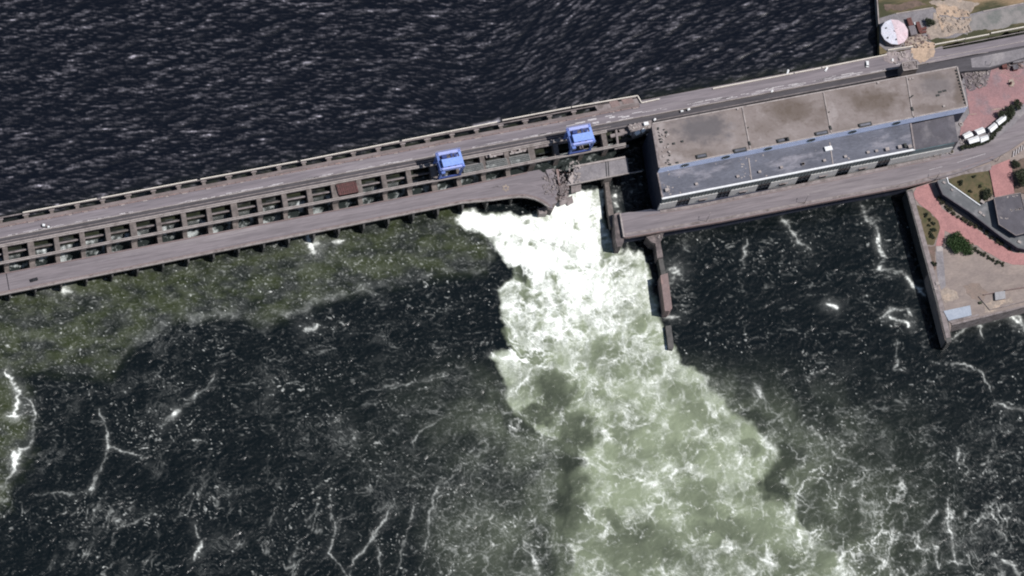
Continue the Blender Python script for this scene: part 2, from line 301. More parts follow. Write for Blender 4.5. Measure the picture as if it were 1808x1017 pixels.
def tail_fields(x,y):
    wx=fbm(x/46,y/46,4,.55,1); wy=fbm(x/46,y/46,4,.55,2); w2x=fbm(x/14,y/14,3,.55,3); w2y=fbm(x/14,y/14,3,.55,4)
    X=x+wx*16+w2x*4; Y=y+wy*16+w2y*4
    sp=sdpoly(X,Y,PLUME); so=sdpoly(X+wx*10,Y+wy*10,OLIVE); sc=sdpoly(X,Y,CORE); sh=sdpoly(X,Y,HOT)
    plume=sst(-5,7,sp); core=sst(-14,20,sc); hot=sst(-6,26,sh)
    # angle of the streaks
    ang=14+30*sst(600,1000,y)*sst(1000,300,np.abs(x-700))+8*sst(1150,1500,x)+12*fbm(x/160,y/160,2,.5,5)
    fade=sst(640,1010,y)
    ca,sa=math.cos(.28),math.sin(.28); qa=(x+wx*22+w2x*3)*ca-(y+wy*16+w2y*3)*sa; qb=(x+wx*22)*sa+(y+wy*16+w2y*3)*ca
    k1=perlin(qa/8.5,qb/5.)*1.3; k2=perlin(qa/4.4+31,qb/2.9-17)*1.3; k3=perlin(qa/17.+5,qb/9.+9)*1.3
    # cell networks, warped
    def net(sc_,wa,seed,sq=1.,wid=.12):
        a=x+wx*wa+w2x*wa*.30; b=y+wy*wa+w2y*wa*.30
        f1,f2,i=worley(a/sc_+seed*3.3,b/(sc_*sq)+seed*1.7,seed); return np.exp(-((f2-f1)/wid)**1.1),f1,i
    n1,c1,i1=net(66,62,1,.8,.085); n2,c2,i2=net(30,34,2,.7,.13); n3,c3,i3=net(13,16,3,.8,.22)
    mod=sst(-.35,.35,fbm(x/60,y/60,3,.5,9)); mod2=sst(-.3,.3,fbm(x/34,y/34,3,.5,12))
    fine=lic(x,y,ang*0+20+70*wx,3.,3,4.4,2)
    r=np.abs(fbm((x+wx*30)/24,(y+wy*30)/24,4,.6,21)); rid=np.exp(-(r/.045)**1.2)
    # plume foam: a level that falls off downstream, webbed and marbled by the eddies
    t1,_,_=net(66,62,1,.8,.045); t2,_,_=net(33,40,4,.75,.06); t3,_,_=net(96,70,8,.7,.035)
    nb,cb,ib=net(74,52,4,.75,.26); nc,cc,ic=net(38,30,5,.7,.30); lo1=fbm(x/75,y/60,4,.55,30)
    ax=fbm(x/75,y/75,3,.5,101); ay=fbm(x/75,y/75,3,.5,102); bx_=fbm((x+55*ax)/42,(y+55*ay)/42,3,.5,103); by_=fbm((x+55*ax)/42,(y+55*ay)/42,3,.5,104)
    m1=fbm((x+60*ax+22*bx_)/46,(y+60*ay+22*by_)/34,4,.5,105); m2=fbm((x+60*ax+26*bx_)/24,(y+60*ay+26*by_)/19,3,.5,106); m3=fbm((x+50*bx_+40*ax)/11,(y+50*by_+40*ay)/9,3,.5,107)
    web=np.exp(-(np.abs(m1)/.035)**1.1); web2=np.exp(-(np.abs(m2)/.05)**1.1); web3=np.exp(-(np.abs(m3)/.09)**1.1)
    L=np.interp(y,[330,440,500,545,600,650,720,820,1017],[1.7,1.42,.92,.68,.50,.30,.22,.19,.16])
    L=L-.26*sst(1010,1075,x-.28*(y-400))*sst(640,560,y)
    vein=.34*t1*(.2+.8*mod)+.26*t3*mod2+.24*t2*mod2+.50*web*(.25+.75*mod2)+.34*web2*(.2+.8*mod)+.18*web3*mod2+.14*nb*mod2
    Fp=L*(.80+.75*lo1+.35*m2)+vein*(.40+.78*np.sqrt(np.clip(L,0,1)))
    Fp-=sst(.05,.45,m1+.5*lo1)*.22*(.35+L)+.06
    rim=0*x; inner=0*x
    for sc_,sq_,wa_,sd0,am_ in ((58,.75,26,14,.30),(34,.8,18,15,.30),(21,.8,12,16,.20)):
        f1,f2,i_=worley((x+wx*wa_+w2x*4+18*ax)/sc_,(y+wy*wa_+w2y*4+18*ay)/(sc_*sq_),sd0); rr=.30+.16*i_; on=sst(.35,.5,(i_*7.3)%1)
        if sc_>30: r2=np.exp(-((f1-rr-.06)/.035)**2)*on; rim=np.maximum(rim,r2*(.25+.9*mod2)); inner=np.maximum(inner,on*sst(rr+.05,rr-.12,f1))
        Fp=Fp-am_*on*sst(rr,rr-.14,f1)*(.45+.8*L)+am_*.75*on*np.exp(-((f1-rr-.03)/.045)**2)*(.3+.9*mod2)
    Fc=Fp+.16*n3*mod+.12*fine; Fh=Fp+.10
    edge=np.exp(-((sp-3)/4.)**2)*(.1+.6*mod2*mod)*sst(600,700,y)
    F=Fp*(1-core)+Fc*core; F=(F*(1-hot)+Fh*hot)*plume+edge*.5
    # calmer green strip beside the pier and the dark swirls
    q=sst(-3,8,sdpoly(X,Y,[(1022,345),(1062,336),(1070,400),(1096,440),(1136,448),(1150,520),(1120,470),(1060,430)]))
    F=F*(1-.35*q)+q*(.05+.4*fine*.6)
    q=sst(-4,10,sdpoly(X,Y,[(1090,455),(1140,458),(1146,490),(1110,495)]))
    F-=q*.30
    dk=0; cl=0
    for d in DARKS:
        (cx,cy),rx,ry,wt=d; e=np.sqrt(((X+wx*14-cx)/rx)**2+((Y+wy*14-cy)/ry)**2); q_=sst(1.35,.55,e)*(1-.35*rid*mod); dk=np.maximum(dk,q_*wt); cl=np.maximum(cl,q_)
    sw=np.maximum(sst(1.05,.8,np.hypot((X-920)/32,(Y-705)/40)),0)
    F-=(cl*.24+dk*.12)*(1-hot)
    G=plume*(1-.80*dk)*(1-.34*sst(860,1017,y))*(.62+.38*sst(-.35,.35,lo1)+.14*nb)*(1-.25*sst(960,1010,x)*0)
    # curling arcs on the left lip of the plume
    for rr,am in ((62,.8),(72,.45),(81,.35)):
        d=np.abs(np.hypot((x-952+wx*24+w2x*5),(y-565+wy*24+w2y*5)*1.0)-rr+8); a=np.arctan2(y-565,x-952)
        F+=np.exp(-(d/2.4)**2)*am*.34*(.0+1.2*mod2)*sst(.9,1.6,a)*sst(3.14,2.4,a)
        F-=np.exp(-((d-4.5)/3.)**2)*.55*sst(.9,1.6,a)*sst(3.14,2.6,a)*(np.hypot(x-952,y-565)>rr-8)
    # fringe: faint foam spreading from the plume into the dark water
    out=1-plume
    fr=np.exp(-np.maximum(-sp,0)/85.)*sst(600,760,y)*out
    dkn=(n1*.50+n2*.34*mod2+.35*rid*mod)
    dkn=(.62*rim+t1*.30*mod+t3*.30*mod+.05*nc*mod2+.40*web*mod+.16*web2*mod2)*(1-.5*inner)
    F+=fr*(.0+.62*dkn+.06*fine)
    right=sst(1330,1480,x)*sst(700,900,y)*out
    F+=right*(.50*rim*mod+.34*t1*mod+.20*t3*mod+.22*web*mod2*mod)*(1-.5*inner)
    G+=(fr*.26*(.5+mod))*out+right*.10*sst(1750,1450,x)
    # faint blooms at lower middle
    bl=sst(1.1,.3,np.hypot((x-850)/120,(y-960)/110))
    G+=bl*.11*out; F+=bl*out*(.22*rim+.16*t1+.02)
    bl2=sst(1.1,.2,np.hypot((x-830)/210,(y-850)/100)); F+=bl2*out*(.02+.09*np.clip(k1+k2,0,1)+.22*web*mod)*.8
    # streaky whitecaps on the dark water, with sun glints painted in as foam
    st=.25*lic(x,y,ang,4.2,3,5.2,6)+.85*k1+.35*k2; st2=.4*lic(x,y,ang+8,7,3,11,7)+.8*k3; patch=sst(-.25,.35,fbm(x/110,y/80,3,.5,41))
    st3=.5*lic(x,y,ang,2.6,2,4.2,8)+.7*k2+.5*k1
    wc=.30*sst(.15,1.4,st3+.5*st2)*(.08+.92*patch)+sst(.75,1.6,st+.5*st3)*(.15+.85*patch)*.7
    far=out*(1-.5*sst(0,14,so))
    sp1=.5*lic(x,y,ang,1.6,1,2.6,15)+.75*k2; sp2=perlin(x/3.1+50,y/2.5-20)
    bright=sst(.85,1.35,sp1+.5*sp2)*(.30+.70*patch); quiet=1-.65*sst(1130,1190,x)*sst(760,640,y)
    big=sst(-.3,.45,fbm(x/150+.5*y/150,y/70,4,.55,43))
    gr=np.clip(.55*st3+.45*sp1+.35*st,-.2,1.4)
    big2=fbm(x/120+.4*y/120,y/90,3,.5,110); quiet0=1-.6*sst(1130,1190,x)*sst(760,640,y)
    df,_,di=worley(x/9.5+.2*wx,y/6.5+.2*wy,23); dots=np.exp(-(df/.15)**2)*sst(.45,.95,di)*sst(-.25,.3,fbm(x/60,y/34,3,.5,47)+.08)  # sparkle: sun glints painted as pale flecks
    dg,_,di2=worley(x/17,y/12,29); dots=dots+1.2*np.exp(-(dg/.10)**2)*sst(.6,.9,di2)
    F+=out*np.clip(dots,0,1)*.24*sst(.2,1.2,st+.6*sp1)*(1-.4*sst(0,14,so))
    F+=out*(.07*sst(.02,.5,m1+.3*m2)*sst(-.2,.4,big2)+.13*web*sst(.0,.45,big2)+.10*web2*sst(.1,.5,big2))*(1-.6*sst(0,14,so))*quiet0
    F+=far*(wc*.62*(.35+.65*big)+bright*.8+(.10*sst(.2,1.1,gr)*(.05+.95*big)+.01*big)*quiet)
    lo=sst(700,950,y)*out*sst(1100,900,x)
    q1=x*.86+y*.50; q2=y*.86-x*.50
    r4=np.abs(fbm((q1+wx*14)/26,(q2+wy*14)/95,3,.5,51)); rid4=np.exp(-(r4/.030)**1.1)*sst(-.1,.3,fbm(x/42,y/42,3,.5,53))
    rw=np.abs(fbm((x+wx*12)/70,(y+wy*9)/22,3,.5,57)); rid5=np.exp(-(rw/.028)**1.1)*sst(-.05,.35,fbm(x/48,y/34,3,.5,58))
    F+=lo*rid4*.42*(.3+.7*big)+(1-lo)*out*rid5*.22*(1-sst(0,14,so))
    # turbid olive water under the dam
    T=sst(-24,30,so+26*wy)*out*(.12+.74*sst(-.35,.35,fbm(x/60,y/32,4,.6,61)))
    F+=sst(-9,9,so)*out*(.05+.13*sst(.2,1.2,sp1+.4*sp2)+.26*bright+.10*np.clip(fbm(x/26,y/20,4,.6,63),-.3,1)+.10*sst(.1,1,st3))  # olive water gets painted sparkle as well
    F+=np.exp(-((so+3)/7)**2)*out*.10*(.1+1.2*mod2)*(y<640)
    # long strokes of foam
    for pts,w,s in STROKES:
        p=np.array(pts); m=(x>p[:,0].min()-40)&(x<p[:,0].max()+40)&(y>p[:,1].min()-40)&(y<p[:,1].max()+40)
        if not m.any(): continue
        d,t=dline(x[m]+w2x[m]*5+wx[m]*8,y[m]+w2y[m]*5+wy[m]*8,pts)
        wv=w*.72*(.55+.75*np.abs(w2x[m]+w2y[m])+.25)*(1-.55*np.abs(2*t-1)**3)
        s=s if s>.85 else s*.72
        F[m]+=s*np.exp(-(d/wv)**2)*(.30+.85*mod2[m]+.6*fine[m])+s*.10*np.exp(-(d/(w*2.8))**2)*(.6+mod2[m])
    F+=fine*.02
    F=np.clip(F,0,1.15)
    # heights: chop on the dark water, boils in the plume
    H=(.13*st+.16*st2+.05*sp1)*(1-.6*plume)+plume*(.30*fbm(x/26,y/22,4,.55,71)+.16*fine-.30*sst(.45,.0,c2)*.6)+core*(.55*fbm(x/15,y/15,4,.6,72)+.12*n2)+hot*.5
    H+=.20*fbm(x/55,y/40,3,.5,73)
    return F,np.clip(G,0,1),np.clip(T,0,1),H
def res_fields(x,y):
    wx=fbm(x/60,y/60,3,.5,81)
    ang=6+13*sst(650,1150,x)+20*np.exp(-((x-965)/125)**2)-11*np.exp(-((x-790)/95)**2)+9*wx
    st=lic(x,y,ang,3.6,2,5.8,11); st2=lic(x,y,ang+6,6,3,10,12); st3=lic(x,y,ang-8,2.6,2,3.7,13); st4=lic(x,y,ang+14,8,3,19,14)
    patch=sst(-.45,.45,fbm(x/90,y/50,3,.5,84)); calm=sst(1.2,.2,np.hypot((x-850)/150,(y-190)/90))
    ca,sa=np.cos(np.radians(ang)),np.sin(np.radians(ang)); qa=x+wx*10; k1=perlin(qa*.9/8.5-y*.2/8.5,(y*.96+x*.26)/5.2); k2=perlin(qa/4.6,(y+x*.22)/3.)
    v=st*.85+.72*st2+.45*st3+.42*st4+.28*k1+.26*k2
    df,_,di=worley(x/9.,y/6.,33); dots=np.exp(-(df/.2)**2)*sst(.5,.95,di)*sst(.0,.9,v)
    F=(.5*dots+.25*sst(-.2,1.3,v)+.12*sst(0,1,st3)+1.1*sst(1.0,2.2,v+.4*st3))*(.40+.60*patch)*(1-.50*calm)  # wave glints and sky reflection painted into the foam value
    H=(.11*st+.17*st2+.04*st3+.2*st4)*(1-.35*calm)+.10*wx
    return np.clip(F,0,1),H
# ---------------- water ----------------
def grid_mesh(name,X,Y,Z,attrs,mat,**k):
    nj,ni=X.shape; me=bpy.data.meshes.new(name); nv=ni*nj
    co=np.stack([X,Y,Z],-1).astype(np.float32).reshape(-1); i,j=np.meshgrid(np.arange(ni-1),np.arange(nj-1)); a=(j*ni+i).reshape(-1)
    q=np.stack([a,a+ni,a+ni+1,a+1],-1).reshape(-1).astype(np.int32); nf=len(a)
    me.vertices.add(nv); me.vertices.foreach_set('co',co); me.loops.add(nf*4); me.loops.foreach_set('vertex_index',q)
    me.polygons.add(nf); me.polygons.foreach_set('loop_start',np.arange(nf,dtype=np.int32)*4); me.polygons.foreach_set('use_smooth',np.ones(nf,bool))
    me.update(calc_edges=True)
    for n,v in attrs.items(): at=me.attributes.new(n,'FLOAT','POINT'); at.data.foreach_set('value',v.astype(np.float32).reshape(-1))
    me.materials.append(mat); o=bpy.data.objects.new(name,me); COL.objects.link(o)
    p=me.polygons[0].normal
    if p.z<0: me.flip_normals()
    return tag(o,**k)
XK0,DX,DU=54.,44.3,44.3*.34476          # pier spacing
random.seed(5)
for k in range(-1,20):
    x=XK0+DX*k; s=random.uniform(.35,1.); y=455-.19*(x+20)
    STROKES.append(([(x+12,y+1),(x+32,y-3)],4.2,s)); STROKES.append(([(x+20,y+18),(x+21,y+30)],6,.30*s))
for a,b_,s in ((1085,345,.9),(1088,360,.8),(1092,372,.7),(1000,286,.9),(1015,283,.9),(1043,281,.8)):
    STROKES.append(([(a,b_),(a+3,b_+6)],4,s))
def ext(lo,hi,step,far,n):
    """even steps inside the picture, ever longer ones far outside it"""
    e=np.cumsum(step*np.geomspace(1.5,1,n)**0*np.geomspace(1.3,far/step/6,n)); return np.concatenate([lo-e[::-1],np.arange(lo,hi,step),hi+e])
xs=ext(-260,2010,1.6,9000,14)
e=np.concatenate([np.arange(1.7,170,1.7),170+np.cumsum(np.geomspace(8,2500,12))])
tj=np.arange(0,1,1/450.)
north=444-.19*xs
X0=np.tile(xs,(len(tj),1)); Y0=north[None,:]+tj[:,None]*(1060-north[None,:]).clip(120,None)
last=Y0[-1]; X0=np.vstack([X0]+[xs[None,:]]*len(e)); Y0=np.vstack([Y0]+[(last+d)[None,:] for d in e])
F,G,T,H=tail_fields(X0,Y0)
inn=((X0>-262)&(X0<2012)&(Y0<1250))
H=np.where(inn,H,0)
F=np.where(inn,F,.06); G=np.where(inn,G,0); T=np.where(inn,T,0)
wx_,wy_=Pn(X0,Y0,0.)
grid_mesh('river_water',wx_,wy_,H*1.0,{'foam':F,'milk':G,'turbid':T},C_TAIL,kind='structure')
xs=ext(-260,1600,1.5,9000,14); ny=int(640/1.5)
tj=np.linspace(0,1,ny); top=-230.
south=452-.19*xs+2
e=np.cumsum(np.geomspace(8,2500,14))
X0=np.tile(xs,(ny,1)); Y0=top+tj[:,None]*(south[None,:]-top).clip(60,None)
X0=np.vstack([xs[None,:]]*len(e)+[X0]); Y0=np.vstack([np.full((1,len(xs)),top)-d for d in e[::-1]]+[Y0])
F,H=res_fields(X0,Y0); inn=((X0>-262)&(X0<1700)&(Y0>-232)); H=np.where(inn,H,0); F=np.where(inn,F,float(F[inn].mean()))
# olive shallows beside the dam
dl=(442-.19*X0-Y0)-46; TT=np.exp(-np.clip(dl,0,None)/9.)*.9*np.clip(.6+fbm(X0/25,Y0/12,3,.5,91),0,1)
F=F*(1-.45*np.exp(-np.clip(dl,0,None)/12.))
for pts,w,s in (([(866,218),(880,214)],3,.6),([(838,222),(862,217)],3,.35),([(905,246),(935,240)],2.4,.5)):
    d,t_=dline(X0,Y0,pts); F=F+s*np.exp(-(d/w)**2)
wx_,wy_=Pn(X0,Y0,11.)
grid_mesh('reservoir_water',wx_,wy_,11.+H*1.0,{'foam':F,'milk':F*0,'turbid':TT},C_RES,kind='structure')
ground=MB(); ground.poly3([(-9000,-9000,-7),(9000,-9000,-7),(9000,9000,-7),(-9000,9000,-7)],[(-9000,-9000,-9),(9000,-9000,-9),(9000,9000,-9),(-9000,9000,-9)])
obj('ground',ground,C_BED,kind='structure')
# ---------------- the spillway dam ----------------
UE=-160.                                   # where the dam leaves the picture on the left
dam=empty('spillway_dam',W_(180,0,0),label='long concrete spillway dam with a row of gated bays between the reservoir and the river',cat='dam')
uk=lambda k: (XK0+DX*k)*.34476
for k in range(-6,24):
    u=uk(k); w=3.0 if k%4 else 3.8; m=MB()
    m.uvpoly([(u-w*.35,-21.6),(u,-23.2),(u+w*.35,-21.6),(u+w*.35,-16.6),(u-w*.35,-16.6)],-6,15.2)
    m.uv(u-w/2,u+w/2,-16.6,-5.7,-6,14.3)
    if k<21: m.uv(u-w/2,u+w/2,-5.7,6.2,-6,15.9)
    else: m.uv(u-w/2,u+w/2,-5.7,6.2,-6,15.7)
    if k<20:
        m.uv(u-w*.45,u+w*.45,6.2,20.,-6,10.7)
        pl=MB(); a=W_(u-1.,20.);b=W_(u+1.,20.);c=W_(u+.4,23.6);d=W_(u-.4,23.6)
        pl.poly3([(*a[:2],10.4),(*b[:2],10.4),(*c[:2],7.),(*d[:2],7.)],[(*a[:2],-6),(*b[:2],-6),(*c[:2],-6),(*d[:2],-6)])
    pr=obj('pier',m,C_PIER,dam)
    if k<20: obj('pier_tail',pl,C_WETSHADE,pr)
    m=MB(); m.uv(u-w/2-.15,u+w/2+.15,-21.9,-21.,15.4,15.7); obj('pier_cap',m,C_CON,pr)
for k in range(-6,20):
    u0,u1=uk(k)+1.25,uk(k+1)-1.25; m=MB()
    m.uv(u0,u1,-2.2,-1.5,-6,12.9); 
    for i in range(4): m.uv(u0+2+i*3.,u0+2.35+i*3.,-1.5,-1.1,-2,12.6)
    g=obj('gate',m,C_STEEL,dam)
    b=MB(); b.uv(u0,u1,-1.1,-.3,13.3,14.1); obj('gate_beam',b,C_CON if k%3 else C_PIER,g)

    if k%4==1:
        b=MB(); b.uv(u0+3,u1-5,-2.3,-1.9,13.9,14.6); obj('lifting_lug',b,C_STEEL,g)
for v,nm in ((-4.85,'crane_beam'),(5.5,'crane_beam')):
    ue=UV(1072,233,16.6)[0] if v<0 else UV(1105,253,16.6)[0]
    m=MB(); m.uv(UE,ue,v-.75,v+.75,15.2,16.5); b=obj(nm,m,C_CONL,dam)
    m=MB(); m.uv(UE,ue,v-.12,v+.12,16.5,16.72); obj('rail',m,C_STEEL,b)
rs=random.Random(17); m=MB()
for k in range(-6,20):
    u0,u1=uk(k)+1.6,uk(k+1)-1.6; zs=[9.6,8.9,7.6,4.6,1.2,.1,-.4]; vs=[-1.4,.6,2.4,4.4,6.6,9.,12.]; n=8; pr=None
    for j in range(len(zs)):
        row=[(*W_(u0+(u1-u0)*i/n,vs[j]+rs.uniform(-.3,.3))[:2],zs[j]+rs.uniform(-.35,.35)) for i in range(n+1)]
        b0=len(m.v); m.v+=row
        if pr is not None: m.f+=[[pr+i,b0+i,b0+i+1,pr+i+1] for i in range(n)]
        pr=b0
C_SPILL=mat('spilling_water',(.025,.032,.03),(.50,.54,.53),.16,rough=.4,bump=.5,thr=(.50,.62),c3=(.03,.038,.034),sc3=.07,fine=1.2)
obj('spill_water',m,C_SPILL,kind='structure',smooth=True)
# downstream sill under the lower bridge, seen only through the bays
m=MB(); m.uv(UE,uk(20),-3,16,-6,-.7); obj('spillway_sill',m,C_WETSHADE,dam)
# crest road
uR=UV(1650,70,16)[0]
v0,v1=-16.5,-9.7
m=MB(); uq=UV(1130,190,16)[0]
m.uv(UE,uq,v0,v1,14.6,16); m.uv(uq,uR+4,-20.2,v1,14.6,16); obj('road',m,C_CREST,kind='structure')
m=MB(); m.uv(UE,uR-3,v1,-5.6,13.,15.1); m.prism([(1596,136),(1640,113),(1712,99),(1900,63),(1900,90),(1812,104),(1783,110),(1745,122),(1700,126),(1640,136)],15.3,11); obj('track_bed',m,C_TROUGH,kind='structure')
kerb=empty('road_kerb',W_(150,-16.4,16),label='broken reddish and white kerb strip along the reservoir side of the crest road',cat='kerb')
m=MB(); random.seed(3); u=UE
while u<uq-4:
    l=random.uniform(2.5,7); m.uv(u,u+l-.4,-16.9,-16.2,15.9,16.35); u+=l
obj('kerb_stones',m,C_CONR,kerb)
m=MB(); u=UE
while u<uq-4:
    u+=random.uniform(6,12); l=random.uniform(1.2,4.5); m.uv(u,u+l,-16.35,-15.75,16.0,16.25); u+=l
obj('painted_stones',m,C_CONL,kerb)
wl=empty('low_wall',W_(150,-9.7,15),label='pale low wall between the crest road and the dark crane track',cat='wall')
m=MB(); m.uv(UE,uq+2,-10.05,-9.65,15.,16.5); m.uv(uq+2,uR-3,-10.05,-9.65,15.,16.4); obj('wall_body',m,C_CONL,wl)
m=MB(); m.uv(UE,uq-20,-8.0,-7.5,15.1,15.3); m.uv(UE,uR-3,-6.5,-6.1,15.1,15.25); obj('cable_duct',m,C_CON,wl)
# worn markings on the crest road
def scat_marks(u0,u1,v0_,v1_,z,n,l,w,nm,matr,seed):
    random.seed(seed); m=MB()
    for i in range(n):
        u=random.uniform(u0,u1); v=random.uniform(v0_,v1_); L_=random.uniform(*l); m.uv(u,u+L_,v,v+random.uniform(*w),z-.02,z+.03)
    obj(nm,m,matr,kind='structure')
scat_marks(-20,uq,-11.3,-10.5,16.,75,(1.5,9),(.2,.45),'road_marking',C_MARK,8)
scat_marks(UV(1000,230,16)[0],uq+12,-15.,-11.5,16.,9,(3,8),(.3,1.1),'road_marking',C_MARK,9)
scat_marks(uq,uR,-13,-10.6,16.,46,(2,12),(.2,.5),'road_marking',C_MARK,10)
# service gallery strip on the upstream pier noses
gal=empty('upstream_walkway',W_(150,-21,15),label='narrow concrete walkway on the pier noses along the reservoir edge of the dam',cat='walkway')
us=UV(40,375,17)[0]; ut=UV(1125,172,17)[0]
m=MB(); m.uv(us-50,ut,-22.85,-22.3,14.9,15.9); obj('deck',m,C_CON,gal)
m=MB(); m.uv(UE,uq,-19.1,-16.9,14.5,15.95); obj('sidewalk',m,C_WALK,gal)
m=MB(); m.uv(UE,uq,-16.9,-16.5,14.,15.9); obj('edge_beam',m,C_CON,gal)
# railings
def railing(a,b,label,z=16,v=None,hgt=1.2):
    """picket railing between two points seen at the height of its rail"""
    p=P(*a,z+hgt)[:2]; q=P(*b,z+hgt)[:2]; L=np.linalg.norm(q-p); d=(q-p)/L; n=np.array([-d[1],d[0]])
    r=empty('railing',(*((p+q)/2),z),label=label,cat='railing',group='white railings along the reservoir')
    def bx(s0,s1,w,z0,z1,m):
        c=[p+d*s0+n*w,p+d*s1+n*w,p+d*s1-n*w,p+d*s0-n*w]; m.poly3([(*x,z1) for x in c],[(*x,z0) for x in c])
    m=MB(); bx(0,L,.24,z+hgt-.14,z+hgt,m); obj('handrail',m,C_RAIL,r)
    m=MB(); bx(0,L,.30,z-.1,z+.28,m); obj('plinth',m,C_CONL,r)
    m=MB(); s=0
    while s<L-.3: bx(s,s+.42,.13,z+.28,z+hgt-.15,m); s+=.95
    obj('picket_row',m,C_RAIL,r,kind='stuff')
railing((40,375),(171,350.5),'white railing at the far left start of the dam, shorter stretch before a gap')
railing((179,349),(348,317),'long white railing stretch second from the left along the dam')
railing((354,316),(525,284.5),'white railing stretch ending just before the red gate frame')
railing((531,283.5),(705,249),'white railing stretch upstream of the rusty red gate frame')
railing((710,248),(878,215),'white railing stretch upstream of the left blue gantry crane')
railing((887,212),(1008,189),'white railing stretch left of and behind the right blue gantry crane')
railing((1010,188.5),(1126,168.5),'white railing around the wide platform right of the blue gantry cranes')
railing((1126,168.5),(1133,181),'short slanted railing at the step where the walkway narrows')
railing((1133,181),(1165,174),'short pale railing next to the step in the dam edge')
railing((1259,156),(1401,129),'white railing along the crest road beside the left half of the powerhouse')
railing((1403,128.5),(1450,119.5),'short white railing section near the litter on the crest road')
railing((1452,119),(1566,96),'white railing along the crest road up to the round pavilion shore')
railing((1568,88),(1612,81),'white railing just below the round pavilion')
railing((1651,78),(1747,60),'white railing between the sandy patch and the grey yard',z=16)
railing((1750,58),(1830,43),'white railing at the far right end of the crest road',z=16)
m=MB(); m.prism([(1050,187),(1124,171),(1134,184),(1132,196),(1060,203)],15.9,14.5); obj('platform',m,C_CON,kind='structure')
m=MB(); m.prism([(1075,180),(1090,177),(1096,186),(1080,190)],16.05,15.7); m.prism([(1097,176),(1116,173),(1120,181),(1101,184)],16.1,15.7); tag(obj('rust_stain_slab',m,C_CONR),'reddish slab patches on the platform at the end of the dam walkway','slab')
# dam upstream wall in front of the powerhouse
m=MB(); m.uv(uq,uR+4,-20.4,-19.4,-6,15.9); tag(obj('retaining_wall',m,C_CON),'concrete retaining wall carrying the crest road along the reservoir beside the powerhouse','wall')
# ---------------- the downstream road bridge with its broken end ----------------
br=empty('road_bridge',W_(120,16,10),label='long grey road bridge below the dam, broken off at its right end above the torrent',cat='bridge')
TOP=lambda x:483-.19*x
BOT=lambda x:521-.199*x
topl=[(-450,TOP(-450)),(0,TOP(0)),(400,TOP(400)),(800,TOP(800)),(880,314.5),(931,303.5),(952,299.5),(958,304),(966,306),(970,314),(980,318),(983,328),(991,332),(984,340),(980,350),(984,357),(975,361),(976,368)]
botl=[(969,366),(957,357.5),(944,351.5),(931,348.5),(915,347.8),(898,349.5),(870,353.5),(817,BOT(817)),(400,BOT(400)),(0,BOT(0)),(-450,BOT(-450))]
m=MB(); m.prism(topl+botl,12,10.9); obj('deck',m,C_ROAD,br)
edge=[(x,y) for x,y in botl[::-1]]
m=MB(); m.path(edge,.35,12.9,11.6,off=.15); obj('parapet',m,C_CONL,br)
m=MB(); m.path(edge,.35,12.12,11.9,off=1.6); obj('gutter',m,C_CONR,br)
m=MB(); m.path(edge,1.15,12.1,11.9,off=.8); obj('sidewalk',m,C_CON,br)
m=MB(); m.path([(x,y+1.) for x,y in topl[:6]],.45,12.5,11.5); obj('kerb',m,C_CONR,br)
m=MB()
for o_ in (3.2,8.6): m.path([(x,y) for x,y in edge],.9,12.02,11.95,off=o_)
obj('wheel_track',m,mat('worn_lane',(.19,.17,.18),(.225,.2,.21),.5,along=12,bump=.05),br)
m=MB(); 
for x in (12,): m.path([(x-1,TOP(x)+2),(x+5,BOT(x+5)-1)],.5,12.03,11.95)
obj('expansion_joint',m,C_BLACK,br)
# scorch and crater on the bridge
m=MB(); c=P(893,332,12); 
n=18
for i in range(n):
    a0,a1=6.2832*i/n,6.2832*(i+1)/n; ro=1.9+.5*math.sin(i*2.1); ri=.9
    q=[(c[0]+ro*math.cos(a0),c[1]+ro*math.sin(a0)),(c[0]+ro*math.cos(a1),c[1]+ro*math.sin(a1)),(c[0]+ri*math.cos(a1),c[1]+ri*math.sin(a1)),(c[0]+ri*math.cos(a0),c[1]+ri*math.sin(a0))]
    m.poly3([(*p,12.12+.05*math.sin(i)) for p in q],[(*p,11.95) for p in q])
tag(obj('crater_rim',m,C_SANDP),'pale ring of broken asphalt around a small hole in the bridge road','crater')
m=MB(); random.seed(12)
for i in range(16):
    x=random.uniform(868,890); y=329+random.uniform(-3,4); m.prism([(x,y),(x+random.uniform(1,4),y-.6),(x+random.uniform(1,3),y+random.uniform(.6,1.6))],12.05,11.95)
obj('scorch_marks',m,C_SKIRT,kind='structure')
# fractured slabs and rubble at the broken end
def chunks(name,area,n,z,s,seed,mt,label=None,cat=None,kind=None,flat=.6):
    random.seed(seed); m=MB(); (x0,y0,x1,y1)=area
    for i in range(n):
        x=random.uniform(x0,x1); y=random.uniform(y0,y1); p=P(x,y,z); a=random.uniform(*s); b=a*random.uniform(.4,1); hgt=a*random.uniform(.3,.8)*flat
        k0=len(m.v); m.box(0,0,0,a,b,hgt,0,random.uniform(.6,1)); R=Matrix.Rotation(random.uniform(0,6.3),3,'Z')@Matrix.Rotation(random.uniform(-.5,.5),3,'X')@Matrix.Rotation(random.uniform(-.5,.5),3,'Y')
        for t_ in range(k0,len(m.v)): q=R@Vector(m.v[t_]); m.v[t_]=(q.x+p[0],q.y+p[1],q.z+z-.1)
    o=obj(name,m,mt); return tag(o,label,cat,None,kind)
chunks('rubble',(958,300,1003,345),110,12.2,(.4,1.7),21,C_CON,kind='stuff')
chunks('rubble',(975,325,1003,352),60,10.0,(.5,2.2),22,C_WALK,kind='stuff')
chunks('rubble',(1004,284,1024,322),60,12.4,(.4,1.6),23,C_CONL,kind='stuff')
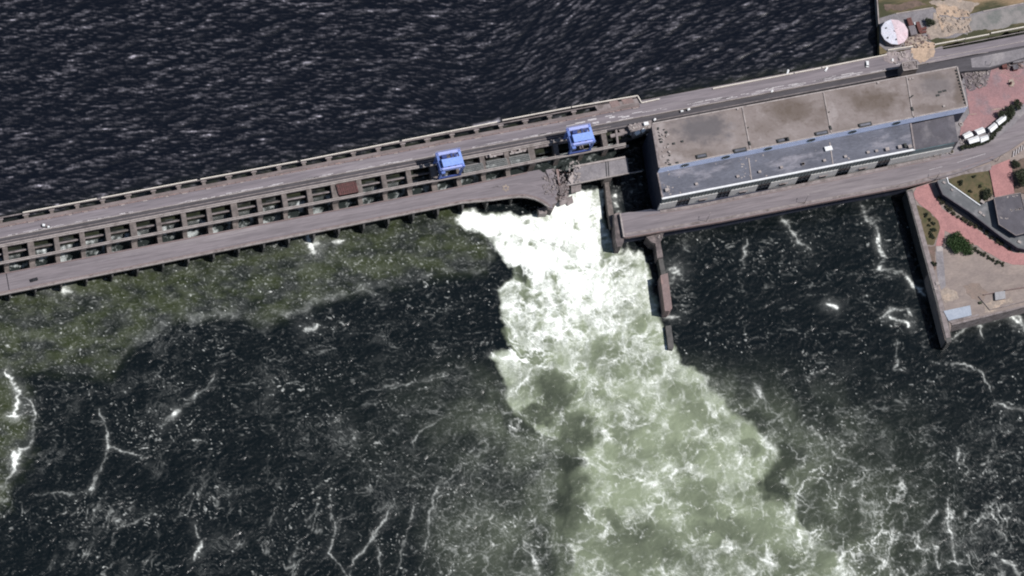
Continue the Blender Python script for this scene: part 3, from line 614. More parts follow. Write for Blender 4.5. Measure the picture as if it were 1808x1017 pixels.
for i,(pl,lb,mt) in enumerate([([(963,301),(978,297),(985,310),(970,316)],'dark tilted slab at the jagged end of the broken bridge',C_ROAD),([(981,300),(986,298),(991,324),(987,327)],'pinkish upright beam splinter beside the broken bridge end',C_CONR),
    ([(986,330),(1000,322),(1003,331),(990,345)],'brown slab leaning between the broken bridge and the torrent',C_DIV),([(1003,318),(1014,300),(1020,304),(1010,326)],'pale cracked slab left of the surviving deck piece',C_CONL)]):
    m=MB(); q=[P(x,y,12.4) for x,y in pl]; dz=[.8,-.4,-1.6,.1]
    m.poly3([(p[0],p[1],12.4+d) for p,d in zip(q,dz)],[(p[0],p[1],11.5+d) for p,d in zip(q,dz)]); tag(obj('broken_slab',m,mt),lb,'slab','broken slabs at the breach')
m=MB(); m.prism([(966,355),(1000,322),(1003,335),(985,352),(975,372),(960,367)],7.5,-6); tag(obj('broken_pier',m,C_DIV),'brownish stump of a shattered pier under the broken bridge end','pier')
m=MB(); m.prism([(950,368),(966,365),(966,377),(952,378)],5.5,-6); m.prism([(951,371),(965,369),(965,371),(951,373)],6.,5.4); tag(obj('pier_stump',m,C_CON),'small grey pier stump poking out of the foam below the broken bridge','pier')
for i,(pl,z0,z1,lb,mt) in enumerate([([(986,345),(1001,338),(1006,352),(991,358)],7,2.5,'grey slab sliding into the white water under the breach',C_CON),([(975,318),(990,312),(996,324),(980,330)],11.6,9,'dark broken deck slab resting on the rubble heap',C_ROAD),
    ([(999,352),(1010,345),(1014,355),(1003,361)],3,.6,'small slab half under the foam at the foot of the breach',C_CON),([(958,330),(972,324),(978,340),(963,346)],12.3,11.7,'heaved piece of road at the cracked end of the bridge',C_ROAD),([(1008,322),(1026,317),(1029,330),(1012,335)],10,4.5,'hanging slab below the left end of the deck fragment',C_CON)]):
    m=MB(); q=[P(x,y,z0) for x,y in pl]; dz=[z0,z0,z1,z1]
    m.poly3([(p[0],p[1],d) for p,d in zip(q,dz)],[(p[0],p[1],d-.7) for p,d in zip(q,dz)]); tag(obj('broken_slab',m,mt),lb,'slab','broken slabs at the breach')
rnd=random.Random(77); m=MB()
for i in range(22):
    x,y=rnd.uniform(966,1012),rnd.uniform(302,350); p=P(x,y,12); a=rnd.uniform(0,6.3); l=rnd.uniform(1,3.6); m.bar((p[0],p[1],11.8),(p[0]+l*math.cos(a),p[1]+l*math.sin(a),11.8+rnd.uniform(-.8,1.2)),.12)
obj('twisted_steel',m,C_RUST,kind='stuff')
# surviving deck piece
sd=empty('bridge_fragment',P(1055,305,10),label='isolated grey deck fragment standing between the broken bridge and the shaded basin',cat='bridge')
m=MB(); m.prism([(1016,295.5),(1102,279),(1107,278),(1111,305),(1106,306),(1000,327),(1007,312)],12,10.8); obj('deck',m,C_GREYP,sd)
m=MB(); m.path([(1015,293.5),(1104,277)],1.1,12.9,11.2); obj('kerb_beam',m,C_CONL,sd)
m=MB(); m.path([(1000,327),(1106,306.3),(1134,301.5)],.5,12.7,11.7); obj('parapet',m,C_CONL,sd)
m=MB(); 
for x in (1070,1074): m.path([(x,285),(x+1.5,311)],.35,12.35,11.8)
obj('expansion_joint',m,C_STEEL,sd)
m=MB(); m.prism([(1064,284),(1077,282),(1082,312),(1068,315)],11,-6,12); obj('support_pier',m,C_PIER,sd)
# long training walls in the river
def wall_thing(name,parts,label,mt=C_DIV,cat='wall'):
    p=P(*parts[0][0][0],0); r=empty(name,(p[0],p[1],0),label=label,cat=cat)
    for nm,pl,zt,mm in parts_iter(parts): m=MB(); m.prism(pl,zt,-6); obj(nm,m,mm or mt,r)
    return r
def parts_iter(ps):
    for q in ps:
        pl,zt,nm=q[:3]; yield nm,pl,zt,(q[3] if len(q)>3 else None)
wall_thing('training_wall',[([(1067,318),(1074,316),(1083,374),(1086,400),(1078,402),(1073,370)],5.0,'low_wall',C_PIER),([(1084,378),(1094,374),(1102,418),(1101,428),(1097,435),(1090,435),(1087,424)],10.8,'end_block',C_DIV)],'brown pier wall closing the basin at the left end of the powerhouse road')
wall_thing('training_wall',[([(1141,418),(1172,411),(1168,424),(1160,430),(1150,428)],9.6,'pier_head',C_DIV),([(1157,428),(1166,426),(1171,454),(1161,456)],9.,'upper_wall',C_DIV),([(1162,456),(1170,454),(1176,484),(1168,486)],7.,'worn_wall',C_WETSHADE),([(1166,486),(1179,482),(1187,544),(1182,549),(1174,549)],10,'tall_wall',C_CONR)],'tall brownish dividing wall running out from under the powerhouse road beside the torrent')
wall_thing('training_wall',[([(1175,576),(1185,574),(1190,612),(1188,617),(1180,616)],2.4,'wall_body',C_WETSHADE)],'short detached end piece of the dividing wall standing in the water')
chunks('rubble',(1144,395,1172,425),12,10.2,(.3,1.2),24,C_CONL,kind='stuff')
# shaded basin platform between the dam and the powerhouse
m=MB(); m.prism([(1080,212),(1160,197),(1150,222),(1120,232),(1100,240)],13.,-6); tag(obj('abutment',m,C_CON),'concrete abutment between the last dam bay and the powerhouse end wall','abutment')
m=MB(); m.path([(1078,240),(1116,232)],2,13.6,12.2); m.path([(1085,262),(1110,257)],1.2,13.6,12.4); m.path([(1088,228),(1092,262)],1.2,13.9,12.8); tag(obj('overhead_beams',m,C_CON),'grey beams over the dark pit beside the powerhouse end wall','frame')
chunks('rubble',(1112,218,1146,238),34,16,(.8,2.6),25,C_CONL,kind='stuff')
for i,(x,y,a,lb) in enumerate([(1141,218,2.6,'white cabinet at the top of the pit by the powerhouse corner'),(1126,234,2.8,'white box lying at the lower edge of the pit rubble'),(1136,230,2.2,'small pale cabinet between two white boxes by the powerhouse end')]):
    p=P(x,y,18); m=MB(); m.box(0,0,0,a,a*.75,1.6,0,.96); m.box(0,0,1.6,a*1.08,a*.82,.15); r=obj('cabinet',m,C_WHITE,loc=(0,0,0),label=lb,cat='cabinet'); r.location=(p[0],p[1],16.4); r.rotation_euler=(0,0,ANG+.3*i)
m=MB(); m.prism([(1108,222),(1150,212),(1152,226),(1120,240)],16.4,12); tag(obj('concrete_ledge',m,C_CON),'broken concrete ledge carrying rubble and white boxes by the powerhouse corner','ledge')
# ---------------- gantry cranes ----------------
def make_crane(label):
    r=empty('gantry_crane',(0,0,0),local=True,label=label,cat='crane',group='blue gantry cranes on the dam')
    Wd,Dp,Hc=15.2,11.6,14.; g=5.2
    for sy in (-1,1):
        m=MB(); m.box(0,sy*g,.7,Wd-.6,1.0,1.1); b=obj('sill_beam',m,C_BLUED,r)
        for sx in (-1,1):
            k=MB(); k.box(sx*5.2,sy*g,.05,2.6,.8,.75,0,.9)
            for q in (-.8,.8): k.box(sx*5.2+q,sy*g,0,.6,.35,.6)
            obj('bogie',k,C_STEEL,b)
    for sx in (-1,1):
        for sy in (-1,1):
            m=MB(); m.bar((sx*6.2,sy*g,1.6),(sx*6.6,sy*(g+.1),Hc-1),1.15); obj('leg',m,C_BLUE,r)
        m=MB(); m.bar((sx*6.3,-g,4.2),(sx*6.3,g,8.6),.5); m.bar((sx*6.3,g,4.2),(sx*6.3,-g,8.6),.5); obj('cross_brace',m,C_BLUE,r)
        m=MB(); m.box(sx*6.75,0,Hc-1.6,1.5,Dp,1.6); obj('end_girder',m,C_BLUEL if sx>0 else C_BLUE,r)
    for y,w in ((Dp/2-.9,1.9),(-Dp/2+.7,1.4)):
        m=MB(); m.box(0,y,Hc-1.7,Wd,w,1.7); obj('main_girder',m,C_LAV,r)
    m=MB(); m.box(0,.7,Hc-1.7,Wd-2,.5,.8); m.box(-2.4,2.2,Hc-1.7,.5,3,.8); obj('deck_beam',m,C_BLUE,r)
    m=MB(); m.box(-3,2.6,Hc-1.2,3.4,2.4,1.5,0,.8); m.box(1.6,2.6,Hc-1.2,1.2,3.,1.2); m.cyl(3.8,2.4,Hc-1.4,.9,1.4); obj('hoist_winch',m,C_BLUED,r)
    m=MB(); m.box(.5,-2.2,Hc-1.4,12.0,4.4,3.4); h=obj('machine_house',m,C_BLUEL,r)
    m=MB(); m.box(.5,-2.2,Hc+2.,12.5,4.9,.25); obj('roof',m,C_BLUEL,h)
    m=MB(); m.box(-5.52,-2.,Hc-1,.08,1.2,2.); m.box(2,-4.43,Hc+.2,1.4,.08,.9); m.box(-2,-4.43,Hc+.2,1.4,.08,.9); obj('window',m,C_GLASS,h)
    m=MB(); m.box(-5.6,-6.0,Hc-4.4,2.2,2.0,2.4); cb=obj('cab',m,C_BLUE,r)
    m=MB(); m.box(-5.6,-7.03,Hc-3.6,1.8,.06,1.2); obj('window',m,C_GLASS,cb)
    m=MB()
    for i in range(-7,8): m.box(i*1.05,Dp/2+.15,Hc,.1,.1,1.1)
    m.box(0,Dp/2+.15,Hc+1.05,Wd,.12,.12); m.box(0,-Dp/2-.1,Hc+1.05,Wd,.12,.12)
    for i in range(-7,8): m.box(i*1.05,-Dp/2-.1,Hc,.1,.1,1.1)
    obj('handrail',m,C_BLUEL,r)
    m=MB(); m.bar((7.2,-5.2,1.5),(7.5,-5.6,Hc-1),.12); m.bar((7.2,-4.6,1.5),(7.5,-5.,Hc-1),.12)
    for i in range(20): m.bar((7.22+.014*i,-5.22-.02*i,2+i*.55),(7.22+.014*i,-4.6-.02*i,2+i*.55),.08)
    obj('ladder',m,C_STEEL,r)
    m=MB(); m.bar((0,0,Hc-1.5),(0,0,6),.12); m.bar((1,0,Hc-1.5),(1,0,6),.12); m.box(.5,0,4.9,2.6,.9,1.1,0,.8); obj('hook_block',m,C_STEEL,r)
    return r
cr=make_crane('blue gantry crane further left, above the middle of the dam')
p=W_(UV(788.5,299,16.7)[0],.3,16.7); cr.location=p; cr.rotation_euler=(0,0,ANG)
c2=dup(cr,W_(UV(1018,254.5,16.7)[0],.3,16.7),ANG,'blue gantry crane nearest the powerhouse, above the breach')
# rusty gate frame over one bay
k=12; p=P(613,333,16.2); r=empty('gate_frame',(p[0],p[1],16.0),ANG,local=True,label='rusty red lattice gate frame lying across one bay of the dam',cat='gate frame')
m=MB()
for y in (-3.3,3.3): m.box(0,y,0,12,.5,.9)
for x in (-5.8,5.8): m.box(x,0,0,.5,7,.9)
obj('frame',m,C_RUST,r); m=MB()
for i in range(-4,5): m.box(i*1.3,0,.1,.35,6.4,.7)
for y in (-1.1,1.1): m.box(0,y,.75,11.4,.35,.2)
m.box(0,0,.25,11.4,6.4,.25); obj('lattice',m,C_RUST,r)
# steel gratings and gear beside the cranes
def grating(px,py,lx,ly,label,z=16.3,first=None,seed=0):
    p=P(px,py,z); 
    if first: return dup(first,(p[0],p[1],z-.5),ANG,label)
    r=empty('steel_grating',(p[0],p[1],z-.5),ANG,local=True,label=label,cat='grating',group='steel gratings over the dam bays')
    m=MB(); m.box(0,-ly/2,0,lx,.3,.5); m.box(0,ly/2,0,lx,.3,.5); m.box(-lx/2,0,0,.3,ly,.5); m.box(lx/2,0,0,.3,ly,.5); obj('frame',m,C_GRATE,r)
    m=MB(); n=int(lx/.75)
    for i in range(1,n): m.box(-lx/2+i*lx/n,0,.1,.26,ly,.25)
    for i in range(1,4): m.box(0,-ly/2+i*ly/4,.12,lx,.2,.3)
    obj('bar_mesh',m,C_GRATE,r); return r
g0=grating(836,297,12,4.6,'grey steel grating just right of the left blue crane')
grating(878,288.5,12,4.6,'grey steel grating second to the right of the left blue crane',first=g0)
grating(918,281,12,4.6,'grey steel grating over the bay left of the right blue crane',first=g0)
for i,(x,y,lb) in enumerate([(908,270,'pale grey girder resting over a bay between the two cranes'),(922,267,'whitish machinery block nearest the right crane shadow'),(870,276,'pale steel bundle one bay right of the left crane')]):
    p=P(x,y,16.6); m=MB(); m.box(0,0,0,5.5-i,1.,.7); m.box(-1.4,.9,0,1.2,1.4,1.3,0,.85); m.box(1.2,-.3,.7,1.6,.9,.5); o=obj('hoist_gear',m,C_CONL,loc=(0,0,0),label=lb,cat='machinery'); o.location=(p[0],p[1],15.95); o.rotation_euler=(0,0,ANG)
# walkway decks over the bays from the left crane to the breach
m=MB(); m.uv(UV(860,285,16)[0],UV(1010,258,16)[0],-4.1,-2.9,14.6,15.3); tag(obj('service_walkway',m,C_CON),'narrow service walkway beside the crane rail between the two blue cranes','walkway')
m=MB()
for i in range(6):
    ua,ub=uk(20)+1.3,uk(23)+8; va,vb=1.5+i*1.3,2.8+i*1.3; za,zb=[11.1,10.6,9.2,7.,4.4,2.,.2][i:i+2]
    a,b_,c,d=W_(ua,va),W_(ub,va),W_(ub,vb),W_(ua,vb)
    m.poly3([(*a[:2],za),(*b_[:2],za),(*c[:2],zb),(*d[:2],zb)],[(*a[:2],-1),(*b_[:2],-1),(*c[:2],-1),(*d[:2],-1)])
C_FALL=mat('falling_water',(.03,.038,.036),(.40,.43,.41),.35,rough=.4,bump=.6,thr=(.52,.75)); obj('breach_water',m,C_FALL,kind='structure')
# ---------------- the powerhouse ----------------
ZU,ZL,ZE=34.,27.,25.
uNW,uNE,uSE,uSW=(1152,218),(1690,117.5),(1708,187.5),(1165,295.5)
ph=empty('powerhouse',P(1430,300,12),label='long powerhouse with stained flat roof and pale blue wall band beside the dam',cat='power station')
m=MB(); m.prism([uNW,uNE,uSE,uSW],ZU-.05,-6,ZU); obj('main_hall',m,C_WDARK,ph)
lNW=drop(*uSW,ZU,ZL); lM=drop(1613,209,ZU,ZL); sw,se=(1170,350.),(1615,263.5)
m=MB(); m.prism([lNW,lM,se,sw],ZL-.05,-6,ZL); lh=obj('lower_hall',m,C_WDARK,ph)
eA=drop(1613,209,ZU,ZE); eB=drop(1690,192,ZU,ZE); eC=(1692,249.5); eD=drop(*se,ZL,ZE)
m=MB(); m.prism([eA,eB,eC,eD],ZE,-6,ZE); obj('east_wing',m,C_ROOFD,ph)
# roof panels with their own stains
def lerp(a,b,t): return (a[0]+(b[0]-a[0])*t,a[1]+(b[1]-a[1])*t)
def roof_panel(c,z,nx,ny,stains,seed):
    """c: corners NW NE SE SW in the photo at height z"""
    s_,t_=np.meshgrid(np.linspace(0,1,nx),np.linspace(0,1,ny)); (ax,ay),(bx,by),(cx,cy),(dx,dy)=c
    px=(ax*(1-s_)+bx*s_)*(1-t_)+(dx*(1-s_)+cx*s_)*t_; py=(ay*(1-s_)+by*s_)*(1-t_)+(dy*(1-s_)+cy*s_)*t_
    X,Y=Pn(px,py,z); w=fbm(px/22,py/16,5,.6,100+seed); w2=fbm(px/6,py/5,4,.6,110+seed)
    A={'brown':0*px,'grey':0*px,'pale':np.clip(.35+.9*w+.5*w2,0,1)*.7}
    for kind,x,y,rx,ry,st in stains:
        e=np.hypot((px-x)/rx,(py-y)/ry)+w*.55+w2*.22; A[kind]=np.maximum(A[kind],st*sst(1.25,.35,e))
    w3=fbm(px/13,py/9,4,.65,130+seed); A['brown']=np.clip(A['brown']+.34*np.clip(w2*1.5,0,1)+.30*sst(.05,.5,w)+.30*sst(.1,.5,w3),0,1); A['pale']=np.clip(A['pale']+.4*sst(.15,.5,-w3),0,1)
    o=grid_mesh('roof_panel',X-ORG[ph.name].x,Y-ORG[ph.name].y,np.full_like(X,z-ORG[ph.name].z),A,C_ROOF); o.parent=ph; return o
js=[0,None]; top=[(1152,218),(1311,189.5),(1454,162),(1601,134.8),(1690,117.5)]; bot=[(1165,295.5),(1325,262.5),(1468,235),(1613,207.5),(1708,187.5)]
ST=[[('grey',1240,226,58,28,.8),('pale',1190,280,30,14,1.),('pale',1165,235,10,40,.9),('brown',1230,270,60,10,.35),('pale',1290,240,16,30,.6)],
    [('brown',1395,193,52,28,.8),('brown',1350,225,34,18,.35),('pale',1385,235,40,12,.5),('brown',1445,205,18,22,.4)],
    [('brown',1545,178,54,24,.8),('brown',1500,165,30,12,.5),('pale',1468,200,12,30,.8),('brown',1500,228,30,9,.3)],
    [('grey',1655,150,38,22,.5),('brown',1695,160,12,34,.7),('brown',1640,192,40,10,.5),('brown',1650,135,30,8,.5)]]
for i in range(4): roof_panel([top[i],top[i+1],bot[i+1],bot[i]],ZU,110,60,ST[i],i)
m=MB()
m.path([lerp(uNW,uNE,0),lerp(uNW,uNE,1)],.8,ZU+.5,ZU-.3); m.path([uNE,uSE],.9,ZU+.5,ZU-.3); m.path([uSE,uSW],.7,ZU+.45,ZU-.3); obj('parapet',m,C_CONL,ph)
m=MB(); m.path([uSW,uNW],1.5,ZU+.3,ZU-.3); obj('ragged_end_wall',m,C_CON,ph)
for i in (1,2,3):
    m=MB(); m.path([top[i],bot[i]],.75,ZU+.45,ZU-.02); j=obj('roof_joint',m,C_CONL,ph)
    m=MB(); q=lerp(top[i],bot[i],.88 if i!=3 else .8); p=P(*q,ZU); m.box(p[0],p[1],ZU+.1,1.,2.6,.8,ANG); q=lerp(top[i],bot[i],.5); p=P(*q,ZU); m.box(p[0]+.8,p[1],ZU+.1,3 if i==3 else 1,.5,.7,ANG+.5); obj('pipe_duct',m,C_STEEL,j)
def onroof(name,x,y,z,sx,sy,sz,mt,parent=ph,rz=ANG,cap=None,tp=1.):
    p=P(x,y,z+sz); m=MB(); m.box(p[0],p[1],z-.05,sx,sy,sz+.05,rz,tp); 
    if cap: m.box(p[0],p[1],z+sz,sx*1.15,sy*1.15,.15,rz)
    return obj(name,m,mt,parent)
for x,y,l in ((1239,275,6.5),(1307,264.5,8),(1383,247,7.5),(1451,234.5,8),(1528,219.5,8),(1388,245.8,2.5)):
    o=onroof('roof_hatch',x,y,ZU,l,2.5,1.0,C_STEEL); 
    p=P(x,y,ZU+1.1); m=MB(); m.box(p[0],p[1],ZU+1.,l*.8,1.3,.2,ANG); obj('hatch_lid',m,C_LOWROOF,o)
random.seed(31)
for i in range(26):
    t=random.random(); x=random.uniform(1160,1180); y=225+t*66; x+= (y-225)*.13; onroof('roof_debris',x,y,ZU,random.uniform(.5,1.6),random.uniform(.4,1.3),random.uniform(.3,1.),C_CONL if i%3 else C_STEEL,rz=random.random()*3)
for x,y in ((1183,290),(1196,287),(1168,250),(1190,253),(1205,249),(1303,192),(1551,146),(1607,139),(1612,138),(1667,187)): onroof('roof_vent',x,y,ZU,1.4,1.1,.8,C_CONL if x>1250 else C_STEEL)
for x,y in ((1660,162),(1668,160),(1656,168)):
    o=onroof('frame_base',x,y,ZU,2.2,1.2,.4,C_STEEL)
m=MB()
for i in range(11):
    q=lerp((1688,125),(1704,182),i/10.); p=P(*q,ZU); m.box(p[0],p[1],ZU,.8,1.1,.8,ANG)
obj('east_edge_blocks',m,C_STEEL,ph)
# pale blue upper wall band with round windows
a=P(*uSW,ZU)[:2]; b_=P(*uSE,ZU)[:2]; LW=np.linalg.norm(b_-a); dw=(b_-a)/LW; nw=np.array([dw[1],-dw[0]])
def wbox(m,s0,s1,o0,o1,z0,z1,A=a,D=dw,N=nw):
    c=[A+D*s0+N*o1,A+D*s1+N*o1,A+D*s1+N*o0,A+D*s0+N*o0]; m.poly3([(*p,z1) for p in c],[(*p,z0) for p in c]); return m
m=MB(); wbox(m,0,LW,.0,.5,ZL-.5,ZU+.25); ub=obj('blue_wall_band',m,C_PALEB,ph)
m=MB(); wbox(m,0,LW,.5,.62,ZU-.9,ZU-.2); obj('blue_fascia',m,C_BLUEL if False else C_PALEB,ub)
for x,y in ((1208.5,291),(1281,277),(1356,263),(1432,248),(1505,234),(1583,219.5)):
    c=P(x,y,30.3)[:2]; s0=float((c-a)@dw); cz=30.7; m=MB(); n=20; R_=2.35
    top_=[(*(a+dw*(s0+R_*math.cos(6.2832*i/n))+nw*.56),cz+R_*.80*math.sin(6.2832*i/n)) for i in range(n)]
    back=[(*(a+dw*(s0+R_*math.cos(6.2832*i/n))+nw*.3),cz+R_*.80*math.sin(6.2832*i/n)) for i in range(n)]
    k0=len(m.v); m.v+=top_+back; m.f.append(list(range(n))[::-1]); m.f+=[[i,(i+1)%n,n+(i+1)%n,n+i] for i in range(n)]
    w=obj('round_window',m,C_GLASS,ub)
    m=MB()
    for i in range(n):
        t0,t1=6.2832*i/n,6.2832*(i+1)/n
        q=lambda r,t,o:(*(a+dw*(s0+r*math.cos(t))+nw*o),cz+r*.80*math.sin(t))
        k=len(m.v); m.v+=[q(R_,t0,.7),q(R_,t1,.7),q(R_+.35,t1,.7),q(R_+.35,t0,.7),q(R_,t0,.5),q(R_,t1,.5),q(R_+.35,t1,.5),q(R_+.35,t0,.5)]
        m.f+=[[k,k+1,k+2,k+3],[k+3,k+2,k+6,k+7],[k+1,k,k+4,k+5]]
    obj('window_frame',m,C_TEAL,w)
# lower roof surface and its fittings
m=MB(); m.prism([lerp(lNW,lM,.002),lerp(lNW,lM,.998),se,sw],ZL,ZL-.3,ZL); lr=obj('lower_roof',m,C_LOWROOF,ph)
def lowpt(s,t): return lerp(lerp(lNW,lM,s),lerp(sw,se,s),t)
for x0,x1,y0,y1 in ((1322,1327,279,317),(1465,1471,251,290)):
    m=MB(); m.path([(x0,y0),(x1,y1)],.6,ZL+.3,ZL); obj('roof_joint',m,C_CONL,lr)
m=MB(); m.path([lerp(lNW,sw,.02),lerp(lNW,sw,.98)],.8,ZL+.4,ZL-.3); m.path([lM,se],1.,ZL+.6,ZL-.5); obj('end_parapet',m,C_CON,lr)
for x,y in ((1230,324.5),(1303,311),(1341.5,303),(1380,295),(1418,289.5),(1418,289),(1456,283),(1493,276),(1533,268.5),(1548,266)): 
    onroof('roof_vent',x,y,ZL,1.5,1.3,1.1,C_CONL,lr,cap=True)
for x,y in ((1178,335),(1567,263),(1589,259),(1607,258)): onroof('roof_vent',x,y,ZL,2.,1.8,1.6,C_CONL,lr,cap=True)
onroof('roof_box',1599,256,ZL,1.6,2.6,1.8,C_STEEL,lr)
onroof('white_roof_box',1463,262,ZL,4.,2.4,1.4,C_WHITE,lr,cap=True)
random.seed(33); m=MB()
for i in range(46):
    if i<16: s,t=random.uniform(0,.05),random.uniform(.3,.98)
    elif i<28: s,t=random.uniform(.3,.355),random.uniform(.1,.9)
    else: s,t=random.random(),random.random()
    x,y=lowpt(s,t); l=random.uniform(.3,1.3); p=P(x,y,ZL); m.box(p[0],p[1],ZL-.03,l,l*.6,.14,random.random()*3)
obj('roof_litter',m,C_CONL,lr,kind='stuff')
# lower south wall
a2=P(*sw,ZL)[:2]; b2=P(*se,ZL)[:2]; L2=np.linalg.norm(b2-a2); d2=(b2-a2)/L2; n2=np.array([d2[1],-d2[0]])
wb=lambda m,s0,s1,o0,o1,z0,z1: wbox(m,s0,s1,o0,o1,z0,z1,a2,d2,n2)
m=MB(); wb(m,-.5,L2,-.3,.75,ZL-.5,ZL+.4); obj('white_cornice',m,C_WHITE,ph)
m=MB(); wb(m,0,L2,0,.35,19.6,ZL-.8); tb=obj('glass_band',m,C_TEAL,ph)
m=MB(); 
for i in range(int(L2/2.1)): wb(m,.6+i*2.1,.85+i*2.1,.35,.5,19.6,ZL-.8)
wb(m,0,L2,.35,.55,23.,23.2); obj('mullions',m,C_STEEL,tb)
LE=L2+26.5
m=MB(); wb(m,L2,LE,-.1,.3,18.5,ZE+.3); obj('east_fascia',m,C_TEAL,ph)
def sx_(x,y=330,z=14): return float((P(x,y,z)[:2]-a2)@d2)
per=25.55; d0=float((P(1193,364,13)[:2]-a2)@d2)
starts=[d0+per*i for i in range(6)]; prev=-.3
for i,s0 in enumerate(starts+[None]):
    e=s0 if s0 is not None else LE
    m=MB(); wb(m,prev,e,0,.75,9,19.6); w=obj('wall_panel',m,C_WALL,ph)
    if s0 is not None:
        m=MB(); wb(m,s0,s0+8.2,.02,.2,9,19.5); wb(m,s0,s0+8.2,.2,.6,14.,14.3)
        for q in (2.7,5.4): wb(m,s0+q,s0+q+.25,.2,.5,9,19.5)
        obj('dark_bay',m,C_GLASS,ph); prev=s0+8.2
    if i>0 and i<6:
        c=(starts[i-1]+8.2+s0)/2 if s0 is not None else None
        if c:
            m=MB(); wb(m,c-2.1,c+2.1,.77,.95,12,14.6); wb(m,c-1.6,c+1.6,.77,.95,14.6,15.6); dr=obj('arched_door',m,C_GLASS,w)
            m=MB(); wb(m,c-2.7,c+2.7,.9,1.6,15.6,15.95); obj('canopy',m,C_CON,dr)
# ---------------- the powerhouse road ----------------
rt=[(1095,377),(1110,374.5),(1163,373),(1240,360),(1400,328),(1540,300),(1610,285.5),(1660,275),(1720,261),(1756,246),(1786,224),(1815,194),(1850,150),(1990,20)]
rb=[(2010,70),(1870,205),(1820,240),(1783,265),(1750,284),(1700,303),(1650,317.5),(1600,329.5),(1450,357.5),(1275,391),(1110,418.5),(1102,418)]
m=MB(); m.prism(rt+rb,12,10.8); obj('road',m,C_ROAD,kind='structure')
m=MB(); m.path([(1165,371),(1240,358.5),(1400,326.5),(1540,298.5),(1610,284),(1660,273.5)],1.7,12.15,11.9,off=-1.); m.path([(1104,417),(1275,389.5),(1450,356),(1600,328.5),(1650,316.5),(1700,302)],1.5,12.15,11.9,off=1.2); obj('pavement',m,C_CON,kind='structure')
m=MB(); m.path([(1108,412.5),(1275,385),(1450,351.5),(1600,323.5),(1700,297),(1755,276)],.3,12.05,11.9); m.path([(1140,381.5),(1240,365),(1400,333),(1540,305.5),(1610,290.5),(1700,272)],.3,12.05,11.9); obj('road_gutter',m,C_CONR,kind='structure')
rw=empty('road_parapet',P(1350,376,12),label='low concrete parapet along the river side of the powerhouse road',cat='parapet')
m=MB(); m.path([(1102,418.3),(1110,418),(1275,390.5),(1450,357),(1600,329.3),(1645,318.5)],.5,12.9,10.8); obj('parapet_body',m,C_CONR,rw)
m=MB(); m.path([(1095,377),(1102,418)],.9,13.,10.8); obj('end_wall',m,C_CONL,rw)
m=MB(); q=UV(1165,372,12)
m.prism([(1100,376),(1610,290),(1606,326),(1450,353),(1275,387),(1106,415)],10.8,-6,12); tag(obj('tailrace_wall',m,C_WDARK),'dark tailrace substructure under the powerhouse road','wall')
# road markings at the right
m=MB()
for i in range(6): m.path([(1789+i*4.6,277-i*3.2),(1791+i*4.6,266-i*3.2)],.45,12.05,11.9)
m.path([(1640,300),(1664,294)],.2,12.05,11.9); m.path([(1690,287),(1740,271)],.2,12.05,11.9)
obj('road_marking',m,C_MARK,kind='structure')
# ---------------- land on the right ----------------
m=MB(); m.prism([(1601,336),(1655,318),(1820,238),(1990,70),(3300,-200),(3300,300),(1850,533),(1680,572),(1675,603),(1669,601)],11,-6); obj('quay',m,C_QUAY,kind='structure')
m=MB(); m.prism([(1706,120),(1990,20),(2600,-100),(2600,60),(1990,70),(1850,150),(1815,194),(1786,224),(1756,246),(1720,261),(1660,275),(1690,250),(1680,200)],11.95,-6); obj('terrace_ground',m,C_GREYP,kind='structure')
qw=empty('quay_wall',P(1640,470,0),label='long pale-topped quay wall along the left side of the right bank',cat='wall')
m=MB(); m.prism([(1600,337),(1611,334),(1633,420),(1663,528),(1675,570),(1680,603),(1672,606)],11.35,-6); obj('wall_body',m,C_WETSHADE,qw)  # dark colour stands in for shade on the west face
m=MB(); m.path([(1606,338),(1622,392),(1640,458),(1658,524),(1675,596)],3.0,11.55,11.3); obj('coping',m,C_CON,qw)
qw=empty('quay_wall',P(1750,555,0),label='quay wall along the lower edge of the right bank, facing the river',cat='wall')
m=MB(); m.path([(1680,573),(1808,541),(1900,518),(3200,200)],1.1,11.4,-6); obj('wall_body',m,C_CON,qw)
def rough(pts,amp,seed=1):
    rnd=random.Random(seed); out=[]
    def sub(a,b,k,am):
        if k==0: out.append(a); return
        d=math.hypot(b[0]-a[0],b[1]-a[1])
        if d<2.5: out.append(a); return
        t=rnd.gauss(0,am)*min(d/20,1); mx=((a[0]+b[0])/2-(b[1]-a[1])/d*t,(a[1]+b[1])/2+(b[0]-a[0])/d*t); sub(a,mx,k-1,am*.7); sub(mx,b,k-1,am*.7)
    for i in range(len(pts)): sub(pts[i],pts[(i+1)%len(pts)],4,amp)
    return out
def flat(name,pts,mt,z,th=.25,label=None,cat=None,ra=0):
    if name in ('sand_patch','sand_bank','sandy_ground','sand_spill','soil_patch','rubble_ground','rocky_edge','grass_strip','grass_patch'): ra=3.2
    if ra: pts=rough(pts,ra,int(pts[0][0]))
    m=MB(); m.prism(pts,z,z-th); o=obj(name,m,mt); return tag(o,label,cat,None,None if label else 'structure')
flat('grass_patch',[(1618,362),(1630,366),(1644,377),(1658,392),(1657,411),(1650,430),(1636,432),(1628,400)],C_LAWN,11.06)
flat('soil_patch',[(1634,437),(1652,434),(1652,462),(1646,485),(1641,470)],mat('reddish_soil',(.21,.135,.115),(.13,.10,.08),.4),11.05)
flat('path',[(1611,345),(1618,331),(1644,323),(1648,340),(1663,368),(1676,377),(1706,392),(1732,409),(1745,420),(1763,431),(1790,446),(1812,448),(1900,430),(1900,452),(1812,468),(1788,467),(1768,460),(1752,450),(1735,441),(1725,433),(1712,430),(1703,423),(1668,407),(1667,420),(1664,434),(1652,434),(1656,418),(1660,402),(1657,390),(1642,374),(1624,361)],C_PINKL,11.12)
